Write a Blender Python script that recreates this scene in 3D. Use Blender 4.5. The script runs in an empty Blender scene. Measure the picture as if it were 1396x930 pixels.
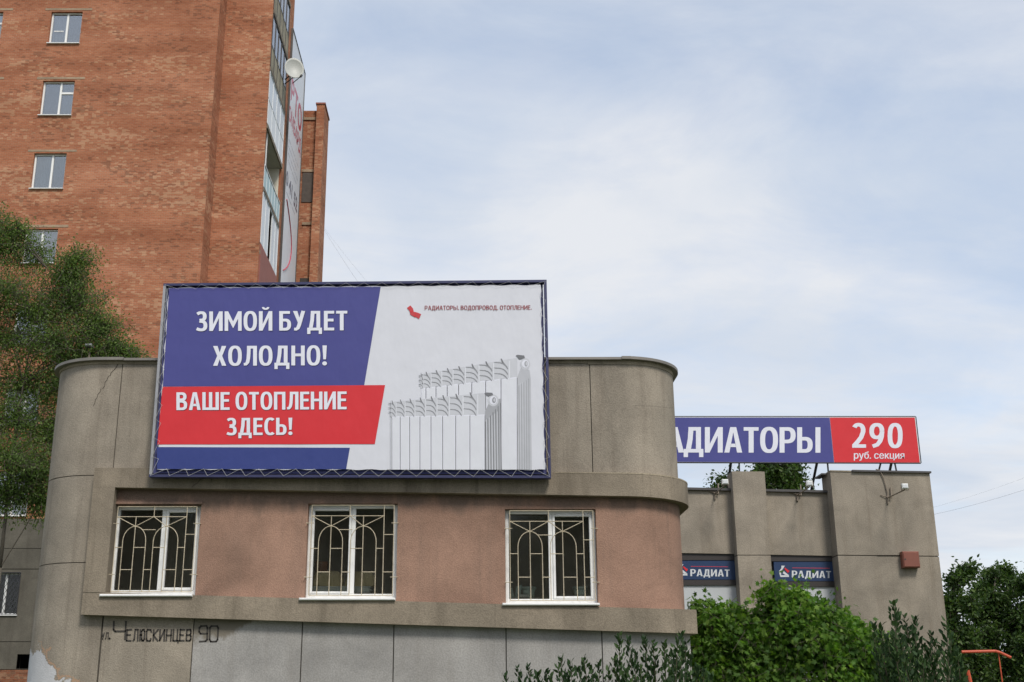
import bpy, math, random
import numpy as np
from mathutils import Vector
random.seed(7); RNG = np.random.default_rng(11)
S = bpy.context.scene; COL = S.collection
R = math.radians

# ------------------------------------------------------------------ camera
F = 1599.0; CX = 645.0; CY = 465.0; PITCH = math.atan(0.3096); EYE = 1.6
cam = bpy.data.cameras.new('camera'); camo = bpy.data.objects.new('camera', cam); COL.objects.link(camo)
cam.sensor_width = 36; cam.lens = F / 1396 * 36; cam.shift_x = (698 - CX) / 1396
cam.clip_start = 0.1; cam.clip_end = 3000
camo.location = (0, 0, EYE); camo.rotation_euler = (math.pi/2 + PITCH, 0, 0)
S.camera = camo

# ------------------------------------------------------------------ world and sun
SUN_EL, SUN_AZ = R(50), R(157)      # azimuth clockwise from +Y (behind the camera, a little to its right)
w = bpy.data.worlds.new("World"); S.world = w; w.use_nodes = True
nt = w.node_tree; nt.nodes.clear()
def N(t, typ, **kw):
    n = t.nodes.new(typ)
    for k, v in kw.items(): setattr(n, k, v)
    return n
out = N(nt, 'ShaderNodeOutputWorld')
sky = N(nt, 'ShaderNodeTexSky', sky_type='NISHITA'); sky.sun_disc = False
sky.sun_elevation = SUN_EL; sky.sun_rotation = SUN_AZ; sky.air_density = 1.0; sky.dust_density = 1.5
bg1 = N(nt, 'ShaderNodeBackground'); bg1.inputs[1].default_value = 0.15
nt.links.new(sky.outputs[0], bg1.inputs[0])
tc = N(nt, 'ShaderNodeTexCoord'); sep = N(nt, 'ShaderNodeSeparateXYZ'); nt.links.new(tc.outputs['Generated'], sep.inputs[0])
def wm(op, a, b=None, c=None, clamp=False):
    n = N(nt, 'ShaderNodeMath', operation=op, use_clamp=clamp)
    for i, v in enumerate((a, b, c)):
        if v is None: continue
        if isinstance(v, (int, float)): n.inputs[i].default_value = v
        else: nt.links.new(v, n.inputs[i])
    return n.outputs[0]
zz = wm('ADD', wm('MAXIMUM', sep.outputs[2], 0.0), 0.16)
comb = N(nt, 'ShaderNodeCombineXYZ')
nt.links.new(wm('DIVIDE', sep.outputs[0], zz), comb.inputs[0]); nt.links.new(wm('DIVIDE', sep.outputs[1], zz), comb.inputs[1])
def cloudnoise(scale, detail, off, dist=0.6, rough=0.55):
    mp = N(nt, 'ShaderNodeMapping'); mp.inputs['Location'].default_value = off; mp.inputs['Scale'].default_value = (0.8, 1.15, 1)
    nt.links.new(comb.outputs[0], mp.inputs[0])
    n = N(nt, 'ShaderNodeTexNoise'); n.inputs['Scale'].default_value = scale; n.inputs['Detail'].default_value = detail
    n.inputs['Roughness'].default_value = rough; n.inputs['Distortion'].default_value = dist
    nt.links.new(mp.outputs[0], n.inputs['Vector']); return n.outputs['Fac']
n1 = cloudnoise(0.9, 9, (5.3, 2.15, 0)); n2 = cloudnoise(3.1, 10, (7.0, 2.0, 1), 0.5, 0.62)
# thickness of the veil, and its own light and grey areas
mr = N(nt, 'ShaderNodeMapRange', clamp=True); mr.inputs[1].default_value = 0.36; mr.inputs[2].default_value = 0.57; mr.inputs[3].default_value = 0.50; mr.inputs[4].default_value = 0.985
# the veil thins a little towards the zenith
thin = wm('MULTIPLY', wm('MAXIMUM', wm('SUBTRACT', sep.outputs[2], 0.40), 0.0), -0.45)
nt.links.new(wm('ADD', wm('ADD', wm('MULTIPLY', n1, 0.60), wm('MULTIPLY', n2, 0.40)), wm('ADD', thin, 0.03)), mr.inputs[0])
cr = N(nt, 'ShaderNodeValToRGB'); cr.color_ramp.elements[0].position = 0.36; cr.color_ramp.elements[1].position = 0.62
cr.color_ramp.elements[0].color = (0.47, 0.525, 0.61, 1); cr.color_ramp.elements[1].color = (0.605, 0.622, 0.655, 1)
nt.links.new(cloudnoise(1.7, 8, (1.2, 5.1, 4), 0.5), cr.inputs[0])
bg2 = N(nt, 'ShaderNodeBackground'); bg2.inputs[1].default_value = 0.95; nt.links.new(cr.outputs[0], bg2.inputs[0])
mx = N(nt, 'ShaderNodeMixShader'); nt.links.new(mr.outputs[0], mx.inputs[0]); nt.links.new(bg1.outputs[0], mx.inputs[1]); nt.links.new(bg2.outputs[0], mx.inputs[2])
nt.links.new(mx.outputs[0], out.inputs[0])
sl = bpy.data.lights.new('sun', 'SUN'); sl.energy = 2.1; sl.angle = R(14); sl.color = (1.0, 0.95, 0.87)
so = bpy.data.objects.new('sun', sl); COL.objects.link(so)
d = Vector((math.sin(SUN_AZ)*math.cos(SUN_EL), math.cos(SUN_AZ)*math.cos(SUN_EL), math.sin(SUN_EL)))
so.rotation_euler = d.to_track_quat('Z', 'Y').to_euler(); so.location = d * 60
S.view_settings.view_transform = 'Standard'; S.view_settings.look = 'None'; S.view_settings.exposure = 0.48; S.view_settings.gamma = 1
S.cycles.max_bounces = 6; S.cycles.transparent_max_bounces = 12; S.cycles.sample_clamp_indirect = 5

# ------------------------------------------------------------------ survey helpers: photo pixel -> point of a real plane
def ray(px, py):
    a = (px - CX) / F; b = (CY - py) / F
    return Vector((a, math.cos(PITCH) - b*math.sin(PITCH), math.sin(PITCH) + b*math.cos(PITCH)))
def P(px, py, Y):
    r = ray(px, py); t = Y / r.y
    return Vector((r.x*t, Y, EYE + r.z*t))
def PX(px, py, X):
    r = ray(px, py); t = X / r.x
    return Vector((X, r.y*t, EYE + r.z*t))
def zline(a, b, Y):
    p, q = P(*a, Y), P(*b, Y); k = (q.z - p.z) / (q.x - p.x)
    return lambda x: p.z + k*(x - p.x)

# ------------------------------------------------------------------ materials
def mat(name):
    m = bpy.data.materials.new(name); m.use_nodes = True; t = m.node_tree
    b = t.nodes['Principled BSDF']; return m, t, b
def mth(t, op, a, b=None, clamp=False):
    n = N(t, 'ShaderNodeMath', operation=op, use_clamp=clamp)
    for i, v in enumerate((a, b)):
        if v is None: continue
        if isinstance(v, (int, float)): n.inputs[i].default_value = v
        else: t.links.new(v, n.inputs[i])
    return n.outputs[0]
def noise(t, vec, scale, detail=4, rough=0.55, dist=0):
    n = N(t, 'ShaderNodeTexNoise'); n.inputs['Scale'].default_value = scale; n.inputs['Detail'].default_value = detail
    n.inputs['Roughness'].default_value = rough; n.inputs['Distortion'].default_value = dist
    if vec is not None: t.links.new(vec, n.inputs['Vector'])
    return n.outputs['Fac']
def ramp(t, fac, stops):
    n = N(t, 'ShaderNodeValToRGB'); e = n.color_ramp.elements
    while len(e) < len(stops): e.new(0.5)
    for i, (p, c) in enumerate(stops):
        e[i].position = p; e[i].color = (*c, 1) if len(c) == 3 else c
    t.links.new(fac, n.inputs[0]); return n.outputs[0]
def mixc(t, fac, a, b, mode='MIX'):
    n = N(t, 'ShaderNodeMix', data_type='RGBA', blend_type=mode)
    for i, v in ((0, fac), (6, a), (7, b)):
        if isinstance(v, (int, float)): n.inputs[i].default_value = v
        elif isinstance(v, tuple): n.inputs[i].default_value = (*v, 1)
        else: t.links.new(v, n.inputs[i])
    return n.outputs[2]
def pos(t, scale=(1, 1, 1)):
    g = N(t, 'ShaderNodeNewGeometry'); m = N(t, 'ShaderNodeMapping'); m.inputs['Scale'].default_value = scale
    t.links.new(g.outputs['Position'], m.inputs[0]); return m.outputs[0]
def bump(t, b, h, strength, dist=0.02):
    n = N(t, 'ShaderNodeBump'); n.inputs['Strength'].default_value = strength; n.inputs['Distance'].default_value = dist
    t.links.new(h, n.inputs['Height']); t.links.new(n.outputs[0], b.inputs['Normal'])
def plain(name, col, rough=0.6, metal=0.0, var=0.12, sc=6.0, bmp=0.0):
    m, t, b = mat(name); v = pos(t)
    c = mixc(t, noise(t, v, sc, 5), tuple(x*(1-var) for x in col), tuple(min(1, x*(1+var)) for x in col))
    t.links.new(c, b.inputs['Base Color']); b.inputs['Roughness'].default_value = rough; b.inputs['Metallic'].default_value = metal
    if bmp: bump(t, b, noise(t, v, sc*12, 3), bmp)
    return m
def stucco(name, base, dark, grain=48, streak=0.6, bmp=0.5, spots=0.5, top=None):
    """rough render: fine grain, blotches, vertical rain streaks"""
    m, t, b = mat(name); v = pos(t)
    g = N(t, 'ShaderNodeTexNoise'); g.inputs['Scale'].default_value = grain; g.inputs['Detail'].default_value = 2; t.links.new(v, g.inputs['Vector'])
    c = mixc(t, ramp(t, noise(t, v, 1.1, 7, 0.62, 0.6), [(0.33, (0, 0, 0)), (0.68, (1, 1, 1))]), tuple(x*0.80 for x in base), tuple(x*1.12 for x in base))
    c = mixc(t, 1.0, c, ramp(t, noise(t, v, .45, 4, .5, 1.2), [(.38, (.87, .87, .86)), (.62, (1.08, 1.07, 1.05))]), 'MULTIPLY')
    fs = noise(t, pos(t, (9, 9, 0.35)), 1.0, 5, 0.65)
    c = mixc(t, mth(t, 'MULTIPLY', ramp(t, fs, [(0.56, (0, 0, 0)), (0.74, (1, 1, 1))]), streak*.7), c, dark)
    st = noise(t, pos(t, (3.2, 3.2, 0.28)), 1.0, 6, 0.6)
    c = mixc(t, mth(t, 'MULTIPLY', ramp(t, st, [(0.50, (0, 0, 0)), (0.78, (1, 1, 1))]), streak), c, dark)
    c = mixc(t, mth(t, 'MULTIPLY', ramp(t, noise(t, v, 14, 6, 0.7), [(0.58, (0, 0, 0)), (0.75, (1, 1, 1))]), spots), c, dark)
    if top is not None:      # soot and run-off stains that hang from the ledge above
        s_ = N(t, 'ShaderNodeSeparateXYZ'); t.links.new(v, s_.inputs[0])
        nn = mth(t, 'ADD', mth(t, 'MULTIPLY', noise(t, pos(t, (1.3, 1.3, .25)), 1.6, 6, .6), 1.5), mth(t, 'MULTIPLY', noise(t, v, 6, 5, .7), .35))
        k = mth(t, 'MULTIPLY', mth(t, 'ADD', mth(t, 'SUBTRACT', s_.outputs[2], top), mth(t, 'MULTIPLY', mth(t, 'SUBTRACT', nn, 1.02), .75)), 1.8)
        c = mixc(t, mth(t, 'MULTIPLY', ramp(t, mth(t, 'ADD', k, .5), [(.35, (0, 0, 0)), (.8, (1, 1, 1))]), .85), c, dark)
    c = mixc(t, 1.0, c, ramp(t, g.outputs['Fac'], [(0.3, (0.86, 0.86, 0.86)), (0.7, (1.13, 1.13, 1.13))]), 'MULTIPLY')
    t.links.new(c, b.inputs['Base Color']); b.inputs['Roughness'].default_value = 0.95; b.inputs['Specular IOR Level'].default_value = 0.15
    bump(t, b, g.outputs['Fac'], bmp, 0.012)
    return m
def print_mat(name, col, rough=0.34):
    m, t, b = mat(name); v = pos(t)
    c = mixc(t, noise(t, v, 2.5, 6), tuple(x*0.93 for x in col), tuple(min(1, x*1.05) for x in col))
    t.links.new(c, b.inputs['Base Color']); b.inputs['Roughness'].default_value = rough; b.inputs['Specular IOR Level'].default_value = 0.4
    bump(t, b, noise(t, pos(t, (1.2, 1.2, 0.7)), 1.6, 3), 0.28, 0.06)
    return m
def brickmat(name, tone=1.0):
    m, t, b = mat(name)
    g = N(t, 'ShaderNodeNewGeometry'); s = N(t, 'ShaderNodeSeparateXYZ'); t.links.new(g.outputs['Position'], s.inputs[0])
    cb = N(t, 'ShaderNodeCombineXYZ'); t.links.new(mth(t, 'ADD', s.outputs[0], s.outputs[1]), cb.inputs[0]); t.links.new(s.outputs[2], cb.inputs[1])
    br = N(t, 'ShaderNodeTexBrick'); t.links.new(cb.outputs[0], br.inputs['Vector'])
    br.inputs['Scale'].default_value = 1.0; br.inputs['Brick Width'].default_value = 0.20; br.inputs['Row Height'].default_value = 0.079
    br.inputs['Mortar Size'].default_value = 0.008; br.inputs['Mortar Smooth'].default_value = 0.2; br.inputs['Bias'].default_value = -0.1
    br.inputs['Color1'].default_value = (0.335*tone, 0.128*tone, 0.069*tone, 1); br.inputs['Color2'].default_value = (0.41*tone, 0.182*tone, 0.102*tone, 1)
    br.inputs['Mortar'].default_value = (0.34*tone, 0.215*tone, 0.15*tone, 1)
    # per-brick odd colours: pale chipped, dark burnt; grouped into drifts
    cell = N(t, 'ShaderNodeTexVoronoi'); cell.feature = 'F1'; mp = N(t, 'ShaderNodeMapping'); mp.inputs['Scale'].default_value = (1/0.17, 1/0.079, 1)
    t.links.new(cb.outputs[0], mp.inputs[0]); t.links.new(mp.outputs[0], cell.inputs['Vector']); cell.inputs['Scale'].default_value = 1.0; cell.inputs['Randomness'].default_value = 0.4
    sp = N(t, 'ShaderNodeSeparateColor'); t.links.new(cell.outputs['Color'], sp.inputs[0])
    mv = N(t, 'ShaderNodeMapping'); mv.inputs['Scale'].default_value = (0.35, 1.0, 1); t.links.new(cb.outputs[0], mv.inputs[0])
    drift = noise(t, mv.outputs[0], 0.55, 6, 0.7); drift2 = noise(t, mv.outputs[0], 0.8, 6, 0.7, 1.0)
    pale = mth(t, 'GREATER_THAN', mth(t, 'ADD', sp.outputs[0], mth(t, 'MULTIPLY', drift, 3.0)), 2.40)
    darkm = mth(t, 'GREATER_THAN', mth(t, 'ADD', sp.outputs[1], mth(t, 'MULTIPLY', drift2, 2.6)), 2.26)
    c = mixc(t, mth(t, 'MULTIPLY', pale, 0.5), br.outputs['Color'], (0.50*tone, 0.33*tone, 0.21*tone))
    c = mixc(t, mth(t, 'MULTIPLY', darkm, 0.55), c, (0.17*tone, 0.085*tone, 0.055*tone))
    c = mixc(t, 1.0, c, ramp(t, noise(t, mv.outputs[0], 0.9, 5, 0.6, 0.4), [(0.35, (0.84, 0.76, 0.72)), (0.65, (1.14, 1.12, 1.10))]), 'MULTIPLY')
    ms = N(t, 'ShaderNodeMapping'); ms.inputs['Scale'].default_value = (0.05, 1.2, 1); t.links.new(cb.outputs[0], ms.inputs[0])
    c = mixc(t, 1.0, c, ramp(t, noise(t, ms.outputs[0], 1.0, 5, 0.7), [(0.38, (0.90, 0.84, 0.80)), (0.62, (1.06, 1.08, 1.10))]), 'MULTIPLY')
    t.links.new(c, b.inputs['Base Color']); b.inputs['Roughness'].default_value = 0.93; b.inputs['Specular IOR Level'].default_value = 0.15
    inv = mth(t, 'SUBTRACT', 1.0, br.outputs['Fac']); bump(t, b, mth(t, 'ADD', inv, mth(t, 'MULTIPLY', sp.outputs[2], 0.5)), 0.6, 0.015)
    return m
def glass(name, refl=0.10, tint=(0.8, 0.85, 0.85), rough=0.02, dust=0.036):
    m, t, b = mat(name); t.nodes.remove(b); o = t.nodes['Material Output']
    tr = N(t, 'ShaderNodeBsdfTransparent'); tr.inputs[0].default_value = (*tint, 1)
    gl = N(t, 'ShaderNodeBsdfGlossy'); gl.inputs['Roughness'].default_value = rough
    fr = N(t, 'ShaderNodeFresnel'); fr.inputs[0].default_value = 1.5
    df = N(t, 'ShaderNodeBsdfDiffuse'); df.inputs[0].default_value = (.42, .39, .34, 1); du = N(t, 'ShaderNodeMixShader')   # film of dust
    t.links.new(mth(t, 'MULTIPLY', ramp(t, noise(t, pos(t), 3.0, 5), [(.3, (.4, .4, .4)), (.7, (1, 1, 1))]), dust), du.inputs[0]); t.links.new(tr.outputs[0], du.inputs[1]); t.links.new(df.outputs[0], du.inputs[2])
    x = N(t, 'ShaderNodeMixShader'); t.links.new(mth(t, 'ADD', fr.outputs[0], refl, clamp=True), x.inputs[0])
    t.links.new(du.outputs[0], x.inputs[1]); t.links.new(gl.outputs[0], x.inputs[2]); t.links.new(x.outputs[0], o.inputs[0])
    return m
def leafmat(name, c1, c2, c3, trans=0.35, rough=0.5, nsc=1.3, nr=(.75, 1.2)):
    m, t, b = mat(name); o = t.nodes['Material Output']
    g = N(t, 'ShaderNodeNewGeometry'); c = ramp(t, g.outputs['Random Per Island'], [(0.0, c1), (0.55, c2), (1.0, c3)])
    c = mixc(t, 1.0, c, ramp(t, noise(t, pos(t), nsc, 3), [(0.35, (nr[0], nr[0]*1.05, nr[0]*1.05)), (0.65, (nr[1], nr[1]*.97, nr[1]*.85))]), 'MULTIPLY')
    t.links.new(c, b.inputs['Base Color']); b.inputs['Roughness'].default_value = rough; b.inputs['Specular IOR Level'].default_value = 0.3
    tl = N(t, 'ShaderNodeBsdfTranslucent'); t.links.new(mixc(t, 1.0, c, (1.2, 1.3, 0.6), 'MULTIPLY'), tl.inputs[0])
    x = N(t, 'ShaderNodeMixShader'); x.inputs[0].default_value = trans
    t.links.new(b.outputs[0], x.inputs[1]); t.links.new(tl.outputs[0], x.inputs[2]); t.links.new(x.outputs[0], o.inputs[0])
    return m

M = {}
M['conc'] = stucco('rough_render', (0.298, 0.262, 0.215), (0.15, 0.125, 0.098), top=P(600, 488, 19.6).z)
M['band'] = stucco('band_render', (0.245, 0.208, 0.162), (0.12, 0.10, 0.075), streak=0.75)
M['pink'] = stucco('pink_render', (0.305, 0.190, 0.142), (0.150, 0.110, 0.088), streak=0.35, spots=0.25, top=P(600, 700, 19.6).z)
M['joint'] = plain('dark_joint', (0.07, 0.062, 0.052), 0.95)
M['grey'] = stucco('grey_paint', (0.335, 0.325, 0.315), (0.24, 0.225, 0.205), grain=40, streak=0.45, bmp=0.25, spots=0.3)
M['dirty'] = stucco('dark_base_render', (0.115, 0.106, 0.088), (0.07, 0.062, 0.05))
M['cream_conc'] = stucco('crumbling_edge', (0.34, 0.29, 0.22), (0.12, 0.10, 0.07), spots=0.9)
M['cap'] = plain('weathered_metal', (0.20, 0.185, 0.165), 0.6, 0.3, 0.35, 3)
M['capd'] = plain('dark_flashing', (0.075, 0.07, 0.068), 0.5, 0.3, 0.3, 3)
M['bconc'] = stucco('back_render', (0.285, 0.25, 0.205), (0.165, 0.135, 0.10), grain=34, streak=0.5)
M['white'] = plain('white_pvc', (0.78, 0.78, 0.76), 0.35, 0, 0.05, 5)
M['steelw'] = plain('white_steel_sill', (0.72, 0.72, 0.71), 0.4, 0, 0.08, 4)
M['cream'] = plain('cream_grille_paint', (0.52, 0.45, 0.33), 0.5, 0, 0.4, 18)
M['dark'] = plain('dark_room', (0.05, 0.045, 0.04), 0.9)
M['room'] = plain('room_wall', (0.50, 0.43, 0.36), 0.9)
M['glass'] = glass('window_glass', 0.0, (0.85, 0.87, 0.84), 0.08)
M['tglass'] = glass('tower_glass', 0.26, (0.75, 0.8, 0.82))
M['brick'] = brickmat('tower_brick'); M['brick2'] = brickmat('deep_red_brick', 0.95); M['brick3'] = brickmat('dark_brick', 0.6)  # the last is the tower brick in a darker tone
M['lintel'] = stucco('lintel_concrete', (0.36, 0.27, 0.19), (0.2, 0.15, 0.1), grain=60)
M['navy'] = plain('navy_frame', (0.035, 0.038, 0.10), 0.45, 0.2, 0.3, 5)
M['navyd'] = plain('navy_backing', (0.05, 0.055, 0.17), 0.6, 0, 0.2, 5)
M['alu'] = plain('galvanised_edge', (0.34, 0.34, 0.35), 0.45, 0.5, 0.2, 5)
M['rope'] = plain('white_rope', (0.45, 0.45, 0.44), 0.8)
M['pwhite'] = print_mat('print_white', (0.62, 0.63, 0.68)); M['pblue'] = print_mat('print_blue', (0.060, 0.062, 0.235))
M['pblue_less_glare'] = print_mat('print_blue_less_glare', (0.034, 0.050, 0.200)); M['pred'] = print_mat('print_red', (0.60, 0.028, 0.035))  # same blue print; the weaker sky glare is put into its darker colour
M['pletter'] = print_mat('print_letter', (0.70, 0.71, 0.78)); M['pshadow'] = print_mat('print_letter_edge', (0.035, 0.03, 0.11))
M['predl'] = print_mat('print_red_line', (0.50, 0.05, 0.055)); M['predtext'] = print_mat('print_brown_text', (0.28, 0.07, 0.075))
for i, g_ in enumerate((0.66, 0.55, 0.47, 0.36, 0.27, 0.17)): M['g%d' % i] = print_mat('print_grey_%s' % 'abcdef'[i], (g_*0.97, g_*0.99, g_*1.06))
M['letterpaint'] = plain('black_letter_paint', (0.045, 0.04, 0.035), 0.8, 0, 0.4, 30)
M['crack'] = plain('crack_dark', (0.08, 0.068, 0.052), 1.0)
M['rtop'] = plain('roofing_felt', (0.06, 0.06, 0.06), 0.9)
M['bluesign'] = print_mat('sign_blue', (0.020, 0.042, 0.105)); M['signwhite'] = print_mat('sign_white', (0.60, 0.62, 0.64))
M['poster'] = print_mat('pale_film', (0.47, 0.49, 0.50)); M['frame_d'] = plain('dark_brown_frame', (0.03, 0.024, 0.022), 0.5)
M['dish'] = plain('dish_grey', (0.40, 0.41, 0.385), 0.5, 0, 0.06, 2); M['darkmetal'] = plain('dark_metal', (0.045, 0.045, 0.05), 0.5, 0.5)
M['redbox'] = plain('red_box_paint', (0.19, 0.062, 0.040), 0.5, 0, 0.15, 9)
M['lamp'] = plain('lamp_white', (0.72, 0.72, 0.68), 0.4); M['rust'] = plain('rusty_tube', (0.22, 0.18, 0.14), 0.7, 0.2, 0.4, 20)
M['orange'] = plain('orange_paint', (0.48, 0.075, 0.028), 0.6, 0, .35, 14); M['bark'] = plain('bark', (0.10, 0.085, 0.065), 0.95, 0, 0.4, 12, 0.6)
M['twig'] = plain('twig', (0.07, 0.06, 0.035), 0.9, 0, 0.3, 12)
M['lwhite'] = plain('white_balcony_panel', (0.66, 0.68, 0.70), 0.4, 0, 0.06, 2); M['lcream'] = plain('cream_loggia_wall', (0.60, 0.57, 0.48), 0.8)
M['lblue'] = plain('pale_blue_rail_panel', (0.32, 0.45, 0.47), 0.4, 0, 0.12, 3); M['lbeige'] = stucco('weathered_beige_panel', (0.34, 0.31, 0.24), (0.12, 0.11, 0.09), grain=30, spots=0.9)
M['slab'] = stucco('slab_concrete', (0.22, 0.19, 0.155), (0.07, 0.06, 0.05), grain=40, streak=0.9); M['soffit'] = plain('soffit', (0.38, 0.37, 0.34), 0.9)
M['brownp'] = plain('red_brown_panel', (0.26, 0.085, 0.06), 0.7, 0, 0.2, 3)
M['banner'] = print_mat('banner_white', (0.62, 0.63, 0.66)); M['btext_r'] = print_mat('banner_red', (0.45, 0.05, 0.08)); M['btext_d'] = print_mat('banner_dark', (0.10, 0.10, 0.13))
M['curtain'] = plain('curtain', (0.50, 0.52, 0.52), 0.9, 0, 0.25, 3); M['box'] = plain('cardboard', (0.72, 0.56, 0.34), 0.85, 0, 0.2, 5)
M['paper'] = plain('paper_stack', (0.72, 0.72, 0.70), 0.8); M['pot'] = plain('grey_green_pot', (0.55, 0.62, 0.58), 0.6)
M['board'] = plain('weathered_board', (0.085, 0.07, 0.06), 0.85, 0, 0.4, 5)
M['leafL'] = leafmat('birch_leaf', (0.068, 0.120, 0.026), (0.105, 0.172, 0.042), (0.18, 0.25, 0.08), 0.48, .6)
M['leafM'] = leafmat('maple_leaf', (0.048, 0.120, 0.018), (0.094, 0.200, 0.028), (0.20, 0.32, 0.065), 0.48, .6, nsc=1.7, nr=(.5, 1.4))
M['leafD'] = leafmat('dark_shrub_leaf', (0.015, 0.036, 0.012), (0.026, 0.060, 0.018), (0.050, 0.092, 0.028), 0.2, 0.7)
M['leafB'] = leafmat('far_leaf', (0.030, 0.062, 0.017), (0.052, 0.100, 0.026), (0.10, 0.155, 0.040), 0.4, nsc=.7, nr=(.5, 1.4))
# ground
mg, tg, bgn = mat('ground_grass'); v = pos(tg)
tg.links.new(ramp(tg, noise(tg, v, 0.8, 8, 0.7), [(0.3, (0.05, 0.075, 0.025)), (0.6, (0.10, 0.12, 0.05)), (0.8, (0.16, 0.14, 0.09))]), bgn.inputs['Base Color'])
bgn.inputs['Roughness'].default_value = 0.95; bump(tg, bgn, noise(tg, v, 30, 4), 0.8, 0.05)
M['ground'] = mg; M['asphalt'] = plain('asphalt', (0.055, 0.055, 0.056), 0.9, 0, 0.25, 8, 0.5)
# corner render where paint and plaster peel near the ground
def peel():
    m = M['conc'].copy(); m.name = 'peeling_render'; t = m.node_tree; b = t.nodes['Principled BSDF']
    src = b.inputs['Base Color'].links[0].from_socket
    g = N(t, 'ShaderNodeNewGeometry'); s = N(t, 'ShaderNodeSeparateXYZ'); t.links.new(g.outputs['Position'], s.inputs[0])
    nn = noise(t, pos(t), 2.6, 7, 0.65)
    zc = P(60, 903, 19.8).z; xa = P(84, 910, 19.7).x
    hgt = mth(t, 'SUBTRACT', mth(t, 'ADD', s.outputs[2], mth(t, 'MULTIPLY', mth(t, 'SUBTRACT', nn, 0.5), 1.3)), zc)
    sd = mth(t, 'MULTIPLY', mth(t, 'SUBTRACT', s.outputs[0], xa - 0.45), 0.75)
    k = mth(t, 'ADD', hgt, mth(t, 'MAXIMUM', sd, -0.12))
    c = mixc(t, mth(t, 'LESS_THAN', k, 0.25), src, (0.36, 0.24, 0.16))
    c = mixc(t, mth(t, 'LESS_THAN', mth(t, 'ADD', k, mth(t, 'MULTIPLY', mth(t, 'MAXIMUM', mth(t, 'SUBTRACT', P(50, 900, 20).x+0.15, s.outputs[0]), 0.0), -0.4)), 0.19), c, src)
    c = mixc(t, mth(t, 'LESS_THAN', k, 0.13), c, mixc(t, noise(t, pos(t), 9, 5), (0.42, 0.42, 0.43), (0.55, 0.55, 0.56)))
    t.links.new(c, b.inputs['Base Color']); return m
M['peel'] = peel()
# painted panel whose top is still bare and stained
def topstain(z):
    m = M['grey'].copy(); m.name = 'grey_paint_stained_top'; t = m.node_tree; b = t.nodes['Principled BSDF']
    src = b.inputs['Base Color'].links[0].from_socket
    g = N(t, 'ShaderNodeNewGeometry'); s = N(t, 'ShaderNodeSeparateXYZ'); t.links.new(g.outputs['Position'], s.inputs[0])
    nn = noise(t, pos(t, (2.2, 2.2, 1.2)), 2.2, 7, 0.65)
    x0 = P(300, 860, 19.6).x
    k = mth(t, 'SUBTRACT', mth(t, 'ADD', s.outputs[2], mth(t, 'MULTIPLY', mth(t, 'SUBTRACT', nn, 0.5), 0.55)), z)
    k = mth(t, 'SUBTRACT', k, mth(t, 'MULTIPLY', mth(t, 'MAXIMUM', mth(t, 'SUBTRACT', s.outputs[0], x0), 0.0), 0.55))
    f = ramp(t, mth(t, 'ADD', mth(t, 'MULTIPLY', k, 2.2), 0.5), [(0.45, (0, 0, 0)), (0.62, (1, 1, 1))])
    c = mixc(t, f, src, (0.185, 0.165, 0.135)); t.links.new(c, b.inputs['Base Color']); return m

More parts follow.
